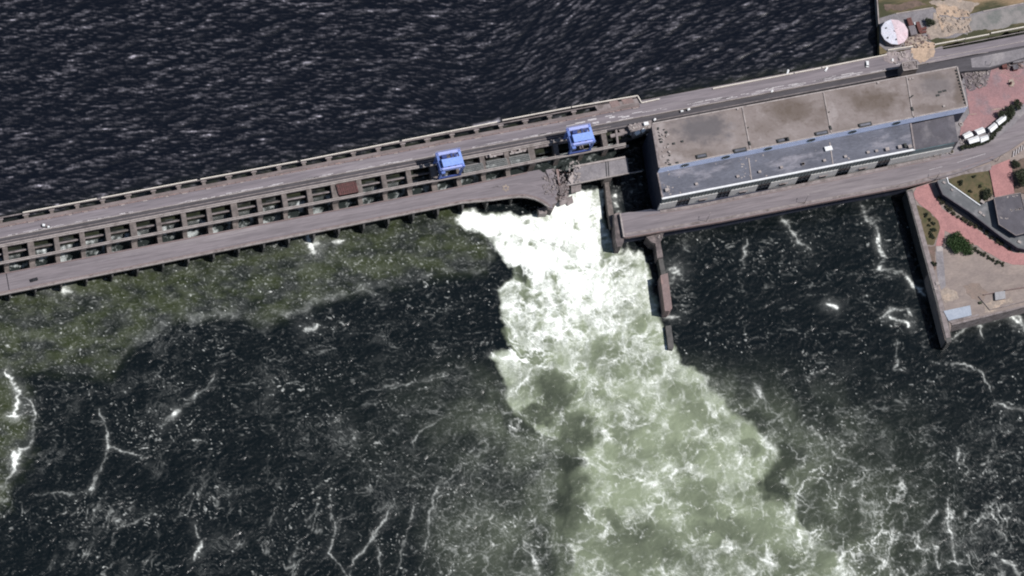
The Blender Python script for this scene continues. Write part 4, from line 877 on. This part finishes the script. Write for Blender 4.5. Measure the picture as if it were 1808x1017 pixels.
flat('path',[(1652,436),(1664,434),(1670,505),(1662,512),(1655,490)],C_GREYP,11.08)
flat('pale_step',[(1653,435),(1665,434),(1665,443),(1654,444)],C_CONL,11.2,label='small pale paved square where the pink path meets the grey path',cat='paving')
flat('sand_patch',[(1662,514),(1672,508),(1686,513),(1693,526),(1680,532),(1664,528)],C_SANDP,11.06)
flat('sand_patch',[(1735,537),(1750,530),(1785,524),(1790,535),(1760,548),(1738,552)],C_SANDP,11.06)
flat('soil_patch',[(1700,505),(1730,500),(1745,515),(1738,532),(1716,528)],mat('brown_paving',(.24,.185,.155),(.19,.155,.135),.3),11.05)
m=MB(); m.prism([(1666,549),(1713,539),(1715.5,556.5),(1675,566)],11.9,10.9); r=tag(obj('roof_slab',m,mat('pale_blue_slab',(.36,.40,.46),(.30,.34,.40),.3,bump=.02)),'pale blue flat slab at the lower left corner of the quay','slab')
m=MB(); m.prism([(1675,567),(1716,557),(1728,554),(1729,557),(1680,571)],11.5,10.9); tag(obj('slab_step',m,C_CON),'grey step below the pale blue slab on the quay','step')
bx=empty('kiosk',P(1766,521,11),label='small grey boxy kiosk by the low wall near the lower edge of the quay',cat='kiosk')
m=MB(); m.prism([(1757,517),(1774,514.5),(1775,527),(1758,530)],12.5,10.9); obj('walls',m,C_CON,bx)
m=MB(); m.prism([(1756.5,516),(1774.5,513.5),(1775.5,527),(1757.5,530)],12.75,12.5); obj('roof',m,mat('pale_metal_roof',(.34,.34,.35),(.28,.28,.29),.5),bx)
m=MB(); m.path([(1737,520),(1757,516)],.4,12.2,11); m.path([(1775,512),(1808,507),(1900,487)],.4,12.2,11); tag(obj('low_wall',m,C_CONR),'thin low wall on either side of the small kiosk on the quay','wall')
m=MB(); m.path([(1728,523),(1748,547),(1808,532),(1900,510)],.4,11.7,11); tag(obj('low_kerb_wall',m,C_CON),'faint kerb running parallel to the lower quay edge','kerb')
for x,y,z,sz,lb in ((1655,500,11,2.6,'pale concrete block beside the quay wall coping'),(1652,510,11,1.8,'small white block beside the quay wall coping'),(1731,534,11,2.,'dark green box on the brown paving of the quay')):
    p=P(x,y,z+1); m=MB(); m.box(p[0],p[1],z-.05,sz,sz*.8,1.,ANG,.92); m.box(p[0],p[1],z+.95,sz*.7,sz*.6,.25,ANG); tag(obj('block',m,C_LEAFD if 'green' in lb else C_CONL),lb,'block')
# low building along the path and taller one
bA=empty('low_building',P(1700,350,11),label='long low building with grey flat roof bending along the pink path',cat='building')
pa=[(1655,318.5),(1672,314.5),(1675,323),(1731,362),(1752,352),(1800,350),(1900,380),(1900,425),(1811,440),(1797,437),(1765,415),(1712,374),(1665,343)]
m=MB(); m.prism(pa,16.5,11); obj('walls',m,C_WDARK,bA)
m=MB(); m.prism(pa,16.8,16.5,16.8); rf=obj('roof',m,mat('teal_grey_roof',(.135,.14,.145),(.10,.105,.112),.2,c3=(.22,.22,.225),sc3=.12),bA)
m=MB(); m.path([(1672,313),(1675,323),(1731,362.5)],.6,17.4,16.7); obj('white_parapet',m,C_WHITE,rf)
m=MB(); m.path([(1655,319),(1665,343),(1712,374),(1765,415),(1797,437),(1811,440)],.6,17.2,16.7); obj('parapet',m,C_ROOFD,rf)
for x,y,sz in ((1681,335,1.4),(1735,356,2.6),(1731,375,2.),(1737,380,1.6),(1800,427,2.2),(1667,322,1.8)):
    p=P(x,y,17.4); m=MB(); m.box(p[0],p[1],16.75,sz,sz*.7,.7,-.6); obj('roof_vent',m,C_CONL,rf)
bB=empty('flat_roofed_building',P(1785,380,11),label='dark grey flat-roofed building rising above the low building at the right edge',cat='building')
pb=[(1755,349),(1802,340.5),(1812,378),(1870,372),(1880,405),(1808,411.5),(1794,415.5),(1764,396)]
m=MB(); m.prism(pb,21.,11); obj('walls',m,C_WDARK,bB)
m=MB(); m.prism(pb,21.3,21.); rf=obj('roof',m,C_ROOFD,bB)
m=MB(); m.path([(1755,349),(1802,340.5),(1812,378)],.5,21.8,21.2); m.path([(1808,411.5),(1794,415.5),(1764,396),(1755,349)],.4,21.7,21.2); obj('parapet',m,C_CON,rf)
random.seed(41); m=MB()
for x0,y0,x1,y1,n in ((1784,371,1808,368,18),(1762,383,1780,386,6),(1776,348,1800,346,6)):
    for i in range(n):
        x=random.uniform(x0,x1); p=P(x,y0+(y1-y0)*(x-x0)/(x1-x0)+random.uniform(-1,1),21.4); m.box(p[0],p[1],21.25,random.uniform(.4,1.5),.5,.2,random.random()*3)
obj('roof_litter',m,C_CONL,rf,kind='stuff')
# lawn, pink walk, soil on the right
flat('lawn',[(1673,312),(1700,308),(1745,301.5),(1750,320),(1753,343),(1737,357),(1728,358),(1678,324)],C_LAWN,12.02)
flat('pavement',[(1660,316),(1750,288),(1750,299),(1745,301.5),(1700,308),(1662,320)],C_CON,12.06)
flat('path',[(1747,299),(1752,293),(1783,281),(1787,300),(1791,341),(1757,349)],C_PINKL,12.05)
flat('soil_patch',[(1784,285),(1840,262),(1840,345),(1791,342)],C_SOIL,12.04)
# plaza beside the powerhouse
flat('plaza',[(1706,150),(1745,122),(1760,117),(1790,118),(1812,120),(1880,110),(1840,160),(1808,183),(1782,196),(1770,212),(1745,222),(1716,238),(1694,243),(1697,222),(1712,200),(1706,160)],C_PINK,12.1)
flat('pavement',[(1783,108),(1812,96),(1900,80),(1890,115),(1812,121),(1790,118)],C_GREYP,12.15)
flat('rubble_ground',[(1697,128),(1712,118),(1750,124),(1744,140),(1730,150),(1712,161),(1705,150)],mat('dark_rubbly_ground',(.17,.14,.15),(.09,.08,.085),.5,c3=(.3,.26,.26),sc3=.4),12.2)
chunks('debris',(1703,126,1744,156),95,12.3,(.4,2.2),51,C_CON,kind='stuff')
chunks('debris',(1700,116,1750,130),60,12.3,(.4,2.),52,C_CONL,kind='stuff')
chunks('debris',(1735,100,1808,122),70,12.3,(.5,2.4),53,C_CONR,kind='stuff')
m=MB(); m.path([(1750,194),(1785,189)],.5,12.35,12.1); m.path([(1709,202),(1724,201)],.35,12.3,12.1); m.path([(1763,122),(1812,139)],.2,12.2,12.1); m.path([(1757,122),(1806,146)],.2,12.2,12.1); obj('plaza_kerb',m,C_SANDP,kind='structure')
m=MB(); m.prism([(1781,141),(1788,139),(1792,147),(1789,153),(1782,152)],12.5,12); tag(obj('plinth',m,C_SANDP),'pale oval plinth standing on the pink plaza','plinth')
p=P(1785,146,14); m=MB(); m.cyl(p[0],p[1],12.4,.9,1.0,8); m.box(p[0],p[1],13.4,1.,1.3,1.8,ANG,.6); tag(obj('monument',m,C_RUST),'small dark monument on the pale oval plinth of the pink plaza','monument')
# white tent roofs
def canopy(pts,z,label,ridge=.9):
    c=P(sum(p[0] for p in pts)/len(pts),sum(p[1] for p in pts)/len(pts),z); r=empty('canopy',(c[0],c[1],12),label=label,cat='canopy',group='white canopies at the edge of the plaza')
    q=[P(x,y,z) for x,y in pts]; m=MB(); n=len(q); k=[(p[0],p[1],z) for p in q]; lo=[(p[0],p[1],z-.25) for p in q]
    if n==4:
        a_=(q[0]+q[3])/2;b__=(q[1]+q[2])/2; a_=(a_[0],a_[1],z+ridge); b__=(b__[0],b__[1],z+ridge)
        m.v=k+[a_,b__]+lo; m.f=[[0,1,5,4],[3,4,5,2],[0,4,3],[1,2,5],[6,7,8,9][::-1],[0,6,7,1],[1,7,8,2],[2,8,9,3],[3,9,6,0]]
    obj('fabric_roof',m,C_WHITE,r)
    for p in q: m=MB(); m.cyl(p[0]*.96+c[0]*.04,p[1]*.96+c[1]*.04,12,.1,z-12.2,6); obj('post',m,C_STEEL,r)
canopy([(1699,238),(1712,231),(1719,239),(1704,245)],15,'small white canopy, leftmost of the cluster by the plaza')
canopy([(1708,246),(1727,239),(1730,249),(1712,254)],15.2,'white canopy in the lower middle of the cluster by the hedge')
canopy([(1720,230),(1735,224),(1740,233),(1727,238)],15.1,'white canopy in the upper middle of the cluster on the plaza')
canopy([(1730,242),(1744,238),(1746,246),(1732,252)],15,'small white canopy next to the dark gap before the long awning')
canopy([(1744,226),(1756,216),(1762,224),(1750,234)],15,'white awning forming the lower half of the long strip')
canopy([(1758,214),(1773,202),(1778,210),(1764,221)],15.3,'bright white awning at the upper right end of the long strip')
chunks('debris',(1694,244,1716,258),50,12.3,(.3,1.3),54,C_CONL,kind='stuff')
p=P(1697,219,12.5); m=MB(); m.cyl(p[0],p[1],11.95,1.6,.7,12,1.3); m.cyl(p[0],p[1],12.65,.5,1.2,8,.3); tag(obj('fountain',m,C_CONL),'small pale round fountain on the paving between the east wing and the tents','fountain')
# ---------------- upper right shore ----------------
m=MB(); m.prism([(1549,-60),(1552,42),(1553,96),(1640,80),(1700,69),(2600,-110),(2600,-260),(1549,-260)],15.7,-6); obj('shore',m,C_GRASS,kind='structure')
m=MB(); m.path([(1548,-60),(1549,0),(1552,42)],.7,16.2,-2); tag(obj('shore_wall',m,C_CONL),'thin pale wall between the reservoir and the grassy shore','wall')
flat('hardstanding',[(1553,32),(1580,24),(1648,14),(1655,18),(1680,25),(1712,25),(1740,18),(1812,5),(1900,-14),(1900,30),(1812,46),(1748,60),(1650,79),(1568,92),(1553,80)],C_GREYP,15.85)
flat('yard',[(1712,28),(1740,22),(1812,8),(1900,-10),(1900,26),(1812,44),(1740,56),(1713,58)],mat('weathered_yard',(.25,.235,.225),(.19,.18,.175),.2,c3=(.14,.15,.14),sc3=.1),15.95)
flat('sand_bank',[(1652,14),(1668,8),(1690,12),(1712,22),(1712,30),(1680,30),(1655,24)],C_SAND,15.95)
flat('sandy_ground',[(1648,22),(1680,30),(1716,30),(1712,56),(1660,66),(1640,70),(1634,56)],C_SANDP,16.0)
flat('grass_strip',[(1636,70),(1700,60),(1740,51),(1760,52),(1812,42),(1812,52),(1745,66),(1650,86),(1650,76)],C_GRASS,16.05)
flat('sand_spill',[(1612,84),(1634,72),(1650,76),(1651,92),(1640,104),(1625,112),(1614,104),(1608,92)],C_SAND,16.12)
flat('soil_patch',[(1640,4),(1690,-2),(1730,6),(1716,20),(1690,14),(1660,12)],C_SANDP,15.9)
flat('soil_patch',[(1560,8),(1610,2),(1640,10),(1600,18),(1566,20)],C_SOIL,15.85)
flat('sand_spill',[(1652,22),(1658,24),(1668,45),(1666,56),(1658,40)],C_SAND,16.1)
flat('road',[(1630,94),(1650,90),(1730,76),(1812,60),(1950,32),(1950,50),(1812,80),(1715,97),(1640,112),(1630,108)],C_CREST,16.06)
flat('soil_patch',[(1596,62),(1625,58),(1644,66),(1630,80),(1600,84)],C_SANDP,16.08)
chunks('debris',(1590,64,1640,84),60,16.1,(.3,1.4),64,C_SOIL,kind='stuff')
flat('rocky_edge',[(1568,92),(1612,86),(1612,100),(1600,108),(1575,112),(1560,106)],mat('broken_ground',(.30,.26,.26),(.19,.16,.165),.4,c3=(.42,.36,.34),sc3=.3),16.1)
chunks('debris',(1565,92,1612,112),40,16.2,(.3,1.6),61,C_CONL,kind='stuff')
chunks('debris',(1600,60,1642,80),46,16.,(.4,2.),62,C_CONR,kind='stuff')
chunks('debris',(1655,18,1715,56),90,16.1,(.3,1.8),63,C_SANDP,kind='stuff')
m=MB(); m.path([(1640,88),(1700,77),(1812,55)],.3,16.2,16); m.path([(1640,104),(1700,93),(1812,72)],.35,16.25,16); m.path([(1640,109),(1700,98),(1745,92)],.25,16.25,16); m.path([(1582,24),(1648,13)],.6,16.3,15.8); m.path([(1736,20),(1808,5)],.6,16.3,15.8); obj('kerb_line',m,C_CONL,kind='structure')
flat('pavement',[(1714,103),(1812,84),(1900,66),(1900,86),(1812,100),(1783,109),(1745,119),(1716,119)],C_GREYP,15.4)
# round pavilion
pv=empty('round_pavilion',P(1579.5,60,16),label='round pavilion with faceted pinkish white roof on the corner of the shore',cat='pavilion')
c=P(1579.5,56.5,20.5); R_=8.6; n=12
m=MB(); m.cyl(c[0],c[1],15.5,R_-.5,4.6,n); obj('walls',m,C_CON,pv)
m=MB(); m.cyl(c[0],c[1],20.1,R_,.5,n,ph=.2); rm=obj('roof_rim',m,C_PALEP,pv)
for i in range(n):
    t0,t1=.2+6.2832*i/n,.2+6.2832*(i+1)/n; m=MB()
    m.v=[(c[0],c[1],22.1),(c[0]+R_*math.cos(t0),c[1]+R_*math.sin(t0),20.62),(c[0]+R_*math.cos(t1),c[1]+R_*math.sin(t1),20.62)]; m.f=[[0,1,2]]
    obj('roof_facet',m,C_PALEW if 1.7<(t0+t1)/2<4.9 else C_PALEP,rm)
m=MB()
for i in range(n): t=.2+6.2832*i/n; m.bar((c[0],c[1],22.1),(c[0]+R_*math.cos(t),c[1]+R_*math.sin(t),20.62),.1)
m.cyl(c[0],c[1],22.,.6,.6,8); obj('ribs',m,C_PALEP,rm)
for x,y in ((1565,49),(1582,51),(1568,66),(1583,69)): p=P(x,y,21.8); m=MB(); m.box(p[0],p[1],21.0,.7,.7,.8,.4); obj('vent',m,C_STEEL,rm)
# containers and boxes near the pavilion
def shed(x,y,z,lx,ly,h,mt,rm_,label,nm='container',cat='container',rz=ANG,grp=None):
    p=P(x,y,z+h); r=empty(nm,(p[0],p[1],z-.1),rz,local=True,label=label,cat=cat,group=grp); m=MB(); m.box(0,0,0,lx,ly,h); obj('walls',m,mt,r)
    m=MB(); m.box(0,0,h,lx+.2,ly+.2,.12); 
    for i in range(int(lx/.6)): m.box(-lx/2+.4+i*.6,0,h+.12,.12,ly,.06)
    obj('roof',m,rm_,r); m=MB(); m.box(lx/2+.04,0,.2,.06,ly*.6,h*.75); obj('door',m,C_STEEL,r); return r
C_BROWN=mat('brown_red_metal',(.17,.07,.06),(.11,.05,.045),.6)
shed(1607,38,16,2.6,5,2.4,C_BROWN,C_BROWN,'brown red container just right of the round pavilion roof')
shed(1623,47,16,2.2,6.5,2.4,C_BROWN,C_BROWN,'brown red container in the row of stacked frames near the sand')
shed(1612,53,16,4,6,3,C_CON,mat('mid_grey_roof',(.20,.18,.19),(.16,.145,.155),.4),'grey roofed hut between the brown red containers',nm='hut',cat='hut')
shed(1630,50,16,4.2,1.2,1.6,C_BROWN,C_BROWN,'low brown red crate right of the grey roofed hut',nm='crate',cat='crate')
shed(1630,56,16,4.2,1.2,1.6,C_BROWN,C_BROWN,'low brown red crate below another one beside the sand',nm='crate',cat='crate')
shed(1617,41,16,1.8,1.4,1.8,C_WHITE,C_WHITE,'tiny bright white cabin between the brown red containers',nm='cabin',cat='cabin')
# lift tower beside the crest road
tw=empty('lift_tower',P(1607,125,16),label='square concrete tower with rough roof between crest road and powerhouse roof',cat='tower')
m=MB(); m.prism([(1592,110),(1619,106),(1621,121),(1595,125)],27,13); obj('shaft',m,C_CON,tw)
m=MB(); m.path([(1592.5,110.5),(1618.5,106.5),(1620.5,120.5),(1595.5,124.5),(1592.5,110.5)],.5,27.8,27); tr=obj('parapet',m,C_CONL,tw)
m=MB(); random.seed(71); m.prism([(1594,111.5),(1617,108),(1619,120),(1597,123.5)],27.1,26.9)
for i in range(22): x=random.uniform(1596,1617); p=P(x,115.5-.14*(x-1606)+random.uniform(-4.5,4.5),27.3); m.box(p[0],p[1],26.95,random.uniform(.5,1.7),random.uniform(.4,1.2),random.uniform(.2,.9),ANG)
obj('roof_gear',m,C_CON,tw)
# ---------------- vehicles and small things ----------------
def make_car(label,paint,l=4.5,w=1.85,h=1.45,name='parked_car',cat='car'):
    r=empty(name,(0,0,0),local=True,label=label,cat=cat); m=MB(); m.box(0,0,.3,l,w,.5,0,.97); m.box(l*.32,0,.8,l*.34,w*.92,.12,0,.85); b=obj('body',m,paint,r)
    m=MB(); m.box(-l*.07,0,.8,l*.56,w*.93,h-.85,0,.72,.82); obj('windows',m,C_GLASS,r)
    m=MB(); m.box(-l*.07,0,h-.06,l*.40,w*.77,.07,0,.95); obj('roof',m,paint,r)
    for x in (-.31,.31):
        for y in (-.46,.46):
            m=MB(); n=12; k=[(l*x+.33*math.cos(6.2832*i/n),w*y-.1,.33+.33*math.sin(6.2832*i/n)) for i in range(n)]; m.v=k+[(a_,b__+.2,c_) for a_,b__,c_ in k]
            m.f=[list(range(n)),list(range(n,2*n))[::-1]]+[[i,n+i,n+(i+1)%n,(i+1)%n] for i in range(n)]; obj('wheel',m,C_TYRE,r)
    for y in (-.36,.36): m=MB(); m.box(l*.485,w*y,.55,.08,.3,.15); obj('headlight',m,C_WHITE,r)
    return r
def put(o,x,y,z,rz): p=P(x,y,z); o.location=(p[0],p[1],z+.02); o.rotation_euler=(0,0,rz); return o
put(make_car('black car alone on the road bridge near its left end',C_BLACK),60,494.5,12.1,ANG+.1)
put(make_car('small white car with dark windows on the crest road left of the round pavilion',C_WHITE,4.2),1531,114,16.1,ANG+1.3)
# burnt white vehicle on the crest road at the far left
r=empty('wrecked_van',(0,0,0),local=True,label='wrecked white van with torn panels on the crest road at the far left',cat='van'); m=MB(); m.box(-1.4,.2,.2,1.9,1.7,1.3,0,.8); m.box(1.5,-.3,.2,1.6,1.6,1.0,0,.7); obj('torn_panels',m,C_WHITE,r); m=MB(); m.box(0,0,.15,5,1.8,.5,0,.95); obj('chassis',m,C_BLACK,r); m=MB(); m.box(.3,.1,.65,1.4,1.3,.7,.3,.6); obj('cab_shell',m,C_CON,r)
for x in (-1.6,1.6):
    for y in (-.85,.85): m=MB(); m.cyl(x,y,0,.35,.3,10); obj('wheel',m,C_TYRE,r)
put(r,81,400,16,ANG-.35)
for i,(x,y,lb) in enumerate([(1204,196,'white crate by the crane track near the powerhouse corner'),(1216,193,'white pallet just right of another white crate on the crane track'),(1363,161,'white crate on the crest road above the second roof joint'),(1156,211,'white crate at the powerhouse roof corner beside the track'),(1459,122,'white board leaning on the crest road railing'),(1391,127,'pale board near the railing above the powerhouse middle'),(1576,106,'white block among broken ground by the crest road')]):
    p=P(x,y,16.4); m=MB(); a_=1.8 if i not in (4,5) else 3.4; m.box(0,0,0,a_,1.2,.5,0,.95); m.box(.1,0,.5,a_*.8,.9,.25,.1); o=obj('crate',m,C_WHITE,loc=(0,0,0),label=lb,cat='crate'); o.location=(p[0],p[1],16.0 if y<400 else 12); o.rotation_euler=(0,0,ANG+.2*i)
# street lamps
def lamp(x,y,z,h,label,first=None,rz=0):
    p=P(x,y,z)
    if first: return dup(first,(p[0],p[1],z),rz,label)
    r=empty('street_lamp',(p[0],p[1],z),rz,local=True,label=label,cat='street lamp',group='street lamps by the roads'); m=MB(); m.cyl(0,0,0,.16,h,8,.09); obj('pole',m,C_STEEL,r); m=MB(); m.bar((0,0,h),(1.8,0,h+.3),.12); a_=obj('arm',m,C_STEEL,r); m=MB(); m.box(2.1,0,h+.2,.9,.35,.18); obj('lamp_head',m,C_CONL,a_); m=MB(); m.cyl(0,0,0,.3,.5,8); obj('base',m,C_CON,r); return r
l0=lamp(1761,284,12,8,'street lamp at the road bend above the pink walk')
for x,y,z,lb in ((1652,317,12,'street lamp at the river side of the road by the grey low building'),(1247,391,12,'street lamp on the parapet near the left end of the powerhouse road'),(1420,359,12,'street lamp on the powerhouse road parapet below the second dark bay'),(1745,120,12.1,'street lamp at the upper edge of the pink plaza'),(1700,76,16,'street lamp beside the railing right of the sand spill')): lamp(x,y,z,8,lb,l0,1.2)
m=MB()
p=P(1760,275,12.1); 
# ---------------- vegetation ----------------
def leaves(m,cx,cy,cz,rx,ry,rz,n,s,rnd):
    for i in range(n):
        while True:
            a_,b__,c_=rnd.uniform(-1,1),rnd.uniform(-1,1),rnd.uniform(-1,1); q=a_*a_+b__*b__+c_*c_
            if q<1: break
        q=q**.5+1e-6; k=(.45+.55*q)/1.; p=Vector((cx+a_/q*k*rx*q**.4,cy+b__/q*k*ry*q**.4,cz+c_/q*k*rz*q**.4))
        e=Vector((rnd.gauss(0,1),rnd.gauss(0,1),rnd.gauss(0,1))).normalized(); f=e.orthogonal().normalized(); g=e.cross(f); z=s*rnd.uniform(.6,1.3); b=len(m.v)
        m.v+=[tuple(p+f*z),tuple(p+g*z*.6),tuple(p-f*z),tuple(p-g*z*.6)]; m.f.append([b,b+1,b+2,b+3])
def make_tree(name,label,cat,r,h,mt,nb=7,nl=170,s=.34,seed=1,grp=None):
    rnd=random.Random(seed); t=empty(name,(0,0,0),local=True,label=label,cat=cat,group=grp)
    m=MB(); hs=h*.5; m.cyl(0,0,-.3,r*.09+.06,hs+.3,8,r*.05+.04)
    bl=[]
    for i in range(nb):
        an=6.2832*i/nb+rnd.uniform(-.4,.4); d=r*rnd.uniform(.35,.72) if i else 0; z=h*rnd.uniform(.5,.78); q=(d*math.cos(an),d*math.sin(an),z); bl.append((q,r*rnd.uniform(.34,.55))); m.bar((0,0,hs*.8),q,r*.045+.03)
    obj('trunk',m,C_BARK,t); m=MB()
    for q,b in bl: leaves(m,*q,b,b,b*.75,nl,s,rnd)
    obj('crown',m,mt,t); return t
def plant(o,x,y,z,rz=0): p=P(x,y,z); o.location=(p[0],p[1],z); o.rotation_euler=(0,0,rz); return o
big=plant(make_tree('bush','big bright green bush between the pink path and the quay paving','bush',6.6,4.2,C_LEAF,13,260,.42,3),1688,431,11)
plant(make_tree('bush','lower right lobe of green bushes beside the big bush','bush',5.,3.2,C_LEAF,9,220,.4,4),1706,438,11)
tr=plant(make_tree('tree','dark round tree at the corner of the lawn','tree',3.6,5,C_LEAFD,8,170,.36,5),1741,347,12)
plant(make_tree('tree','dark green tree on the soil at the right edge','tree',6.,7,C_LEAFD,11,240,.42,6),1806,318,12)
for x,y,s,lb in ((1770,207,1.,'dark tree at the upper end of the hedge beside the long awning'),(1782,199,1.1,'dark tree second from the upper end of the hedge'),(1796,188,.9,'dark tree above the road bend near the right edge'),(1640,42,.9,'green tree beside the sandy ground near the pavilion'),(1792,292,.8,'small dark tree on the soil by the road')):
    p=P(x,y,12 if y>100 else 16); dup(tr,(p[0],p[1],12 if y>100 else 15.9),x*.7,lb,s)
sh=make_tree('shrub','leftmost low dark shrub of the hedge below the white canopies','shrub',2.2,2.4,C_LEAFD,5,110,.3,7,'shrubs of the hedge below the white canopies')
pts=[(1698,262),(1706,260),(1713,259),(1720,257),(1727,256),(1735,253),(1742,250),(1749,245),(1755,238),(1761,231),(1766,225),(1771,219),(1777,214),(1783,208)]
for i,(x,y) in enumerate(pts):
    if i==0: plant(sh,x,y,12)
    else: p=P(x,y,12); dup(sh,(p[0],p[1],12),i*1.3,ORD[i]+' shrub from the left in the hedge below the white canopies',.85+.3*((i*7)%5)/5)
s2=make_tree('shrub','leftmost brownish shrub between the pink path and the low building','shrub',1.9,1.8,C_LEAFB,5,90,.28,8,'shrubs between the pink path and the low building')
pts=[(1658,352),(1664,358),(1670,366),(1677,372),(1684,378),(1691,383),(1699,388),(1706,392),(1714,396),(1722,400),(1731,405),(1742,412),(1751,420),(1760,426),(1768,432),(1782,440),(1800,442)]
for i,(x,y) in enumerate(pts):
    if i==0: plant(s2,x,y,11)
    else: p=P(x,y,11); dup(s2,(p[0],p[1],11),i*1.7,ORD[i]+' shrub from the left between the pink path and the low building',.75+.5*((i*3)%5)/5)
s3=make_tree('shrub','topmost-but-one tiny shrub in the grass patch left of the big bush','shrub',1.3,1.5,C_LEAFD,4,70,.25,9,'small shrubs in the grass patch')
s3l=['',*['tiny shrub in the grass patch '+q for q in ('at its left edge','in its centre beside two others','near its bottom left','close to the pink path, upper one','close to the pink path, lower one','at its very top','at its very bottom')]]
for i,(x,y) in enumerate([(1642,388),(1640,398),(1645,405),(1642,412),(1648,396),(1650,408),(1636,380),(1646,418)]):
    if i==0: plant(s3,x,y,11)
    else: p=P(x,y,11); dup(s3,(p[0],p[1],11),i,s3l[i],.8+.08*i)
for i,(x,y,lb) in enumerate([(1697,323,'round dark shrub in the left part of the lawn'),(1713,338,'small shrub in the lower middle of the lawn'),(1719,312,'small dark shrub by the upper edge of the lawn'),(1730,330,'pale low shrub in the right part of the lawn'),(1649,468,'dark green shrub on the reddish soil strip by the quay wall')]):
    p=P(x,y,12 if i<4 else 11); q=dup(s3,(p[0],p[1],12 if i<4 else 11),i,lb,1.5 if i in(0,4) else 1.,'shrub'); 
    if 'group' in q: del q['group']
s4=make_tree('shrub','leftmost low shrub of the row right of the big bush','shrub',1.6,1.3,C_LEAFD,4,80,.26,10,'shrubs edging the quay paving under the pink path')
for i,(x,y) in enumerate([(1722,441),(1729,446),(1737,450),(1745,455),(1752,459),(1761,464),(1770,467)]):
    if i==0: plant(s4,x,y,11)
    else: p=P(x,y,11); dup(s4,(p[0],p[1],11),i,ORD[i]+' low shrub from the big bush along the lower path edge',.9+.1*(i%3))
# row of planters in front of the east wing
p=P(1622,276,12.6); pl=empty('planter',(p[0],p[1],12.1),local=True,label='leftmost round concrete planter in front of the east wing',cat='planter',group='planters in front of the east wing')
m=MB(); m.cyl(0,0,0,1.35,.7,12,1.5); obj('bowl',m,C_CONL,pl); m=MB(); leaves(m,0,0,.95,1.1,1.1,.5,150,.22,random.Random(4)); obj('plant',m,C_LEAFB,pl)
for i,(x,y) in enumerate([(1631,275),(1640,273),(1650,271),(1660,269.5),(1671,267.5),(1680,268)]): p=P(x,y,12.6); dup(pl,(p[0],p[1],12.1),i,ORD[i+1]+' round planter from the left in front of the east wing',.9+.1*(i%3))
# machinery shed by the yard
shed(1797,104,12.2,7,4,3,C_CON,C_GREYP,'grey shed by the pavement above the pink plaza',nm='shed',cat='shed')
shed(1774,116,12.2,3,2.5,2.6,C_BROWN,C_BROWN,'small brown hut at the upper edge of the pink plaza',nm='hut',cat='hut')
shed(1793,118,12.2,3,3,2.8,C_BROWN,C_ROOFD,'dark hut next to the grey pavement above the plaza',nm='hut',cat='hut')
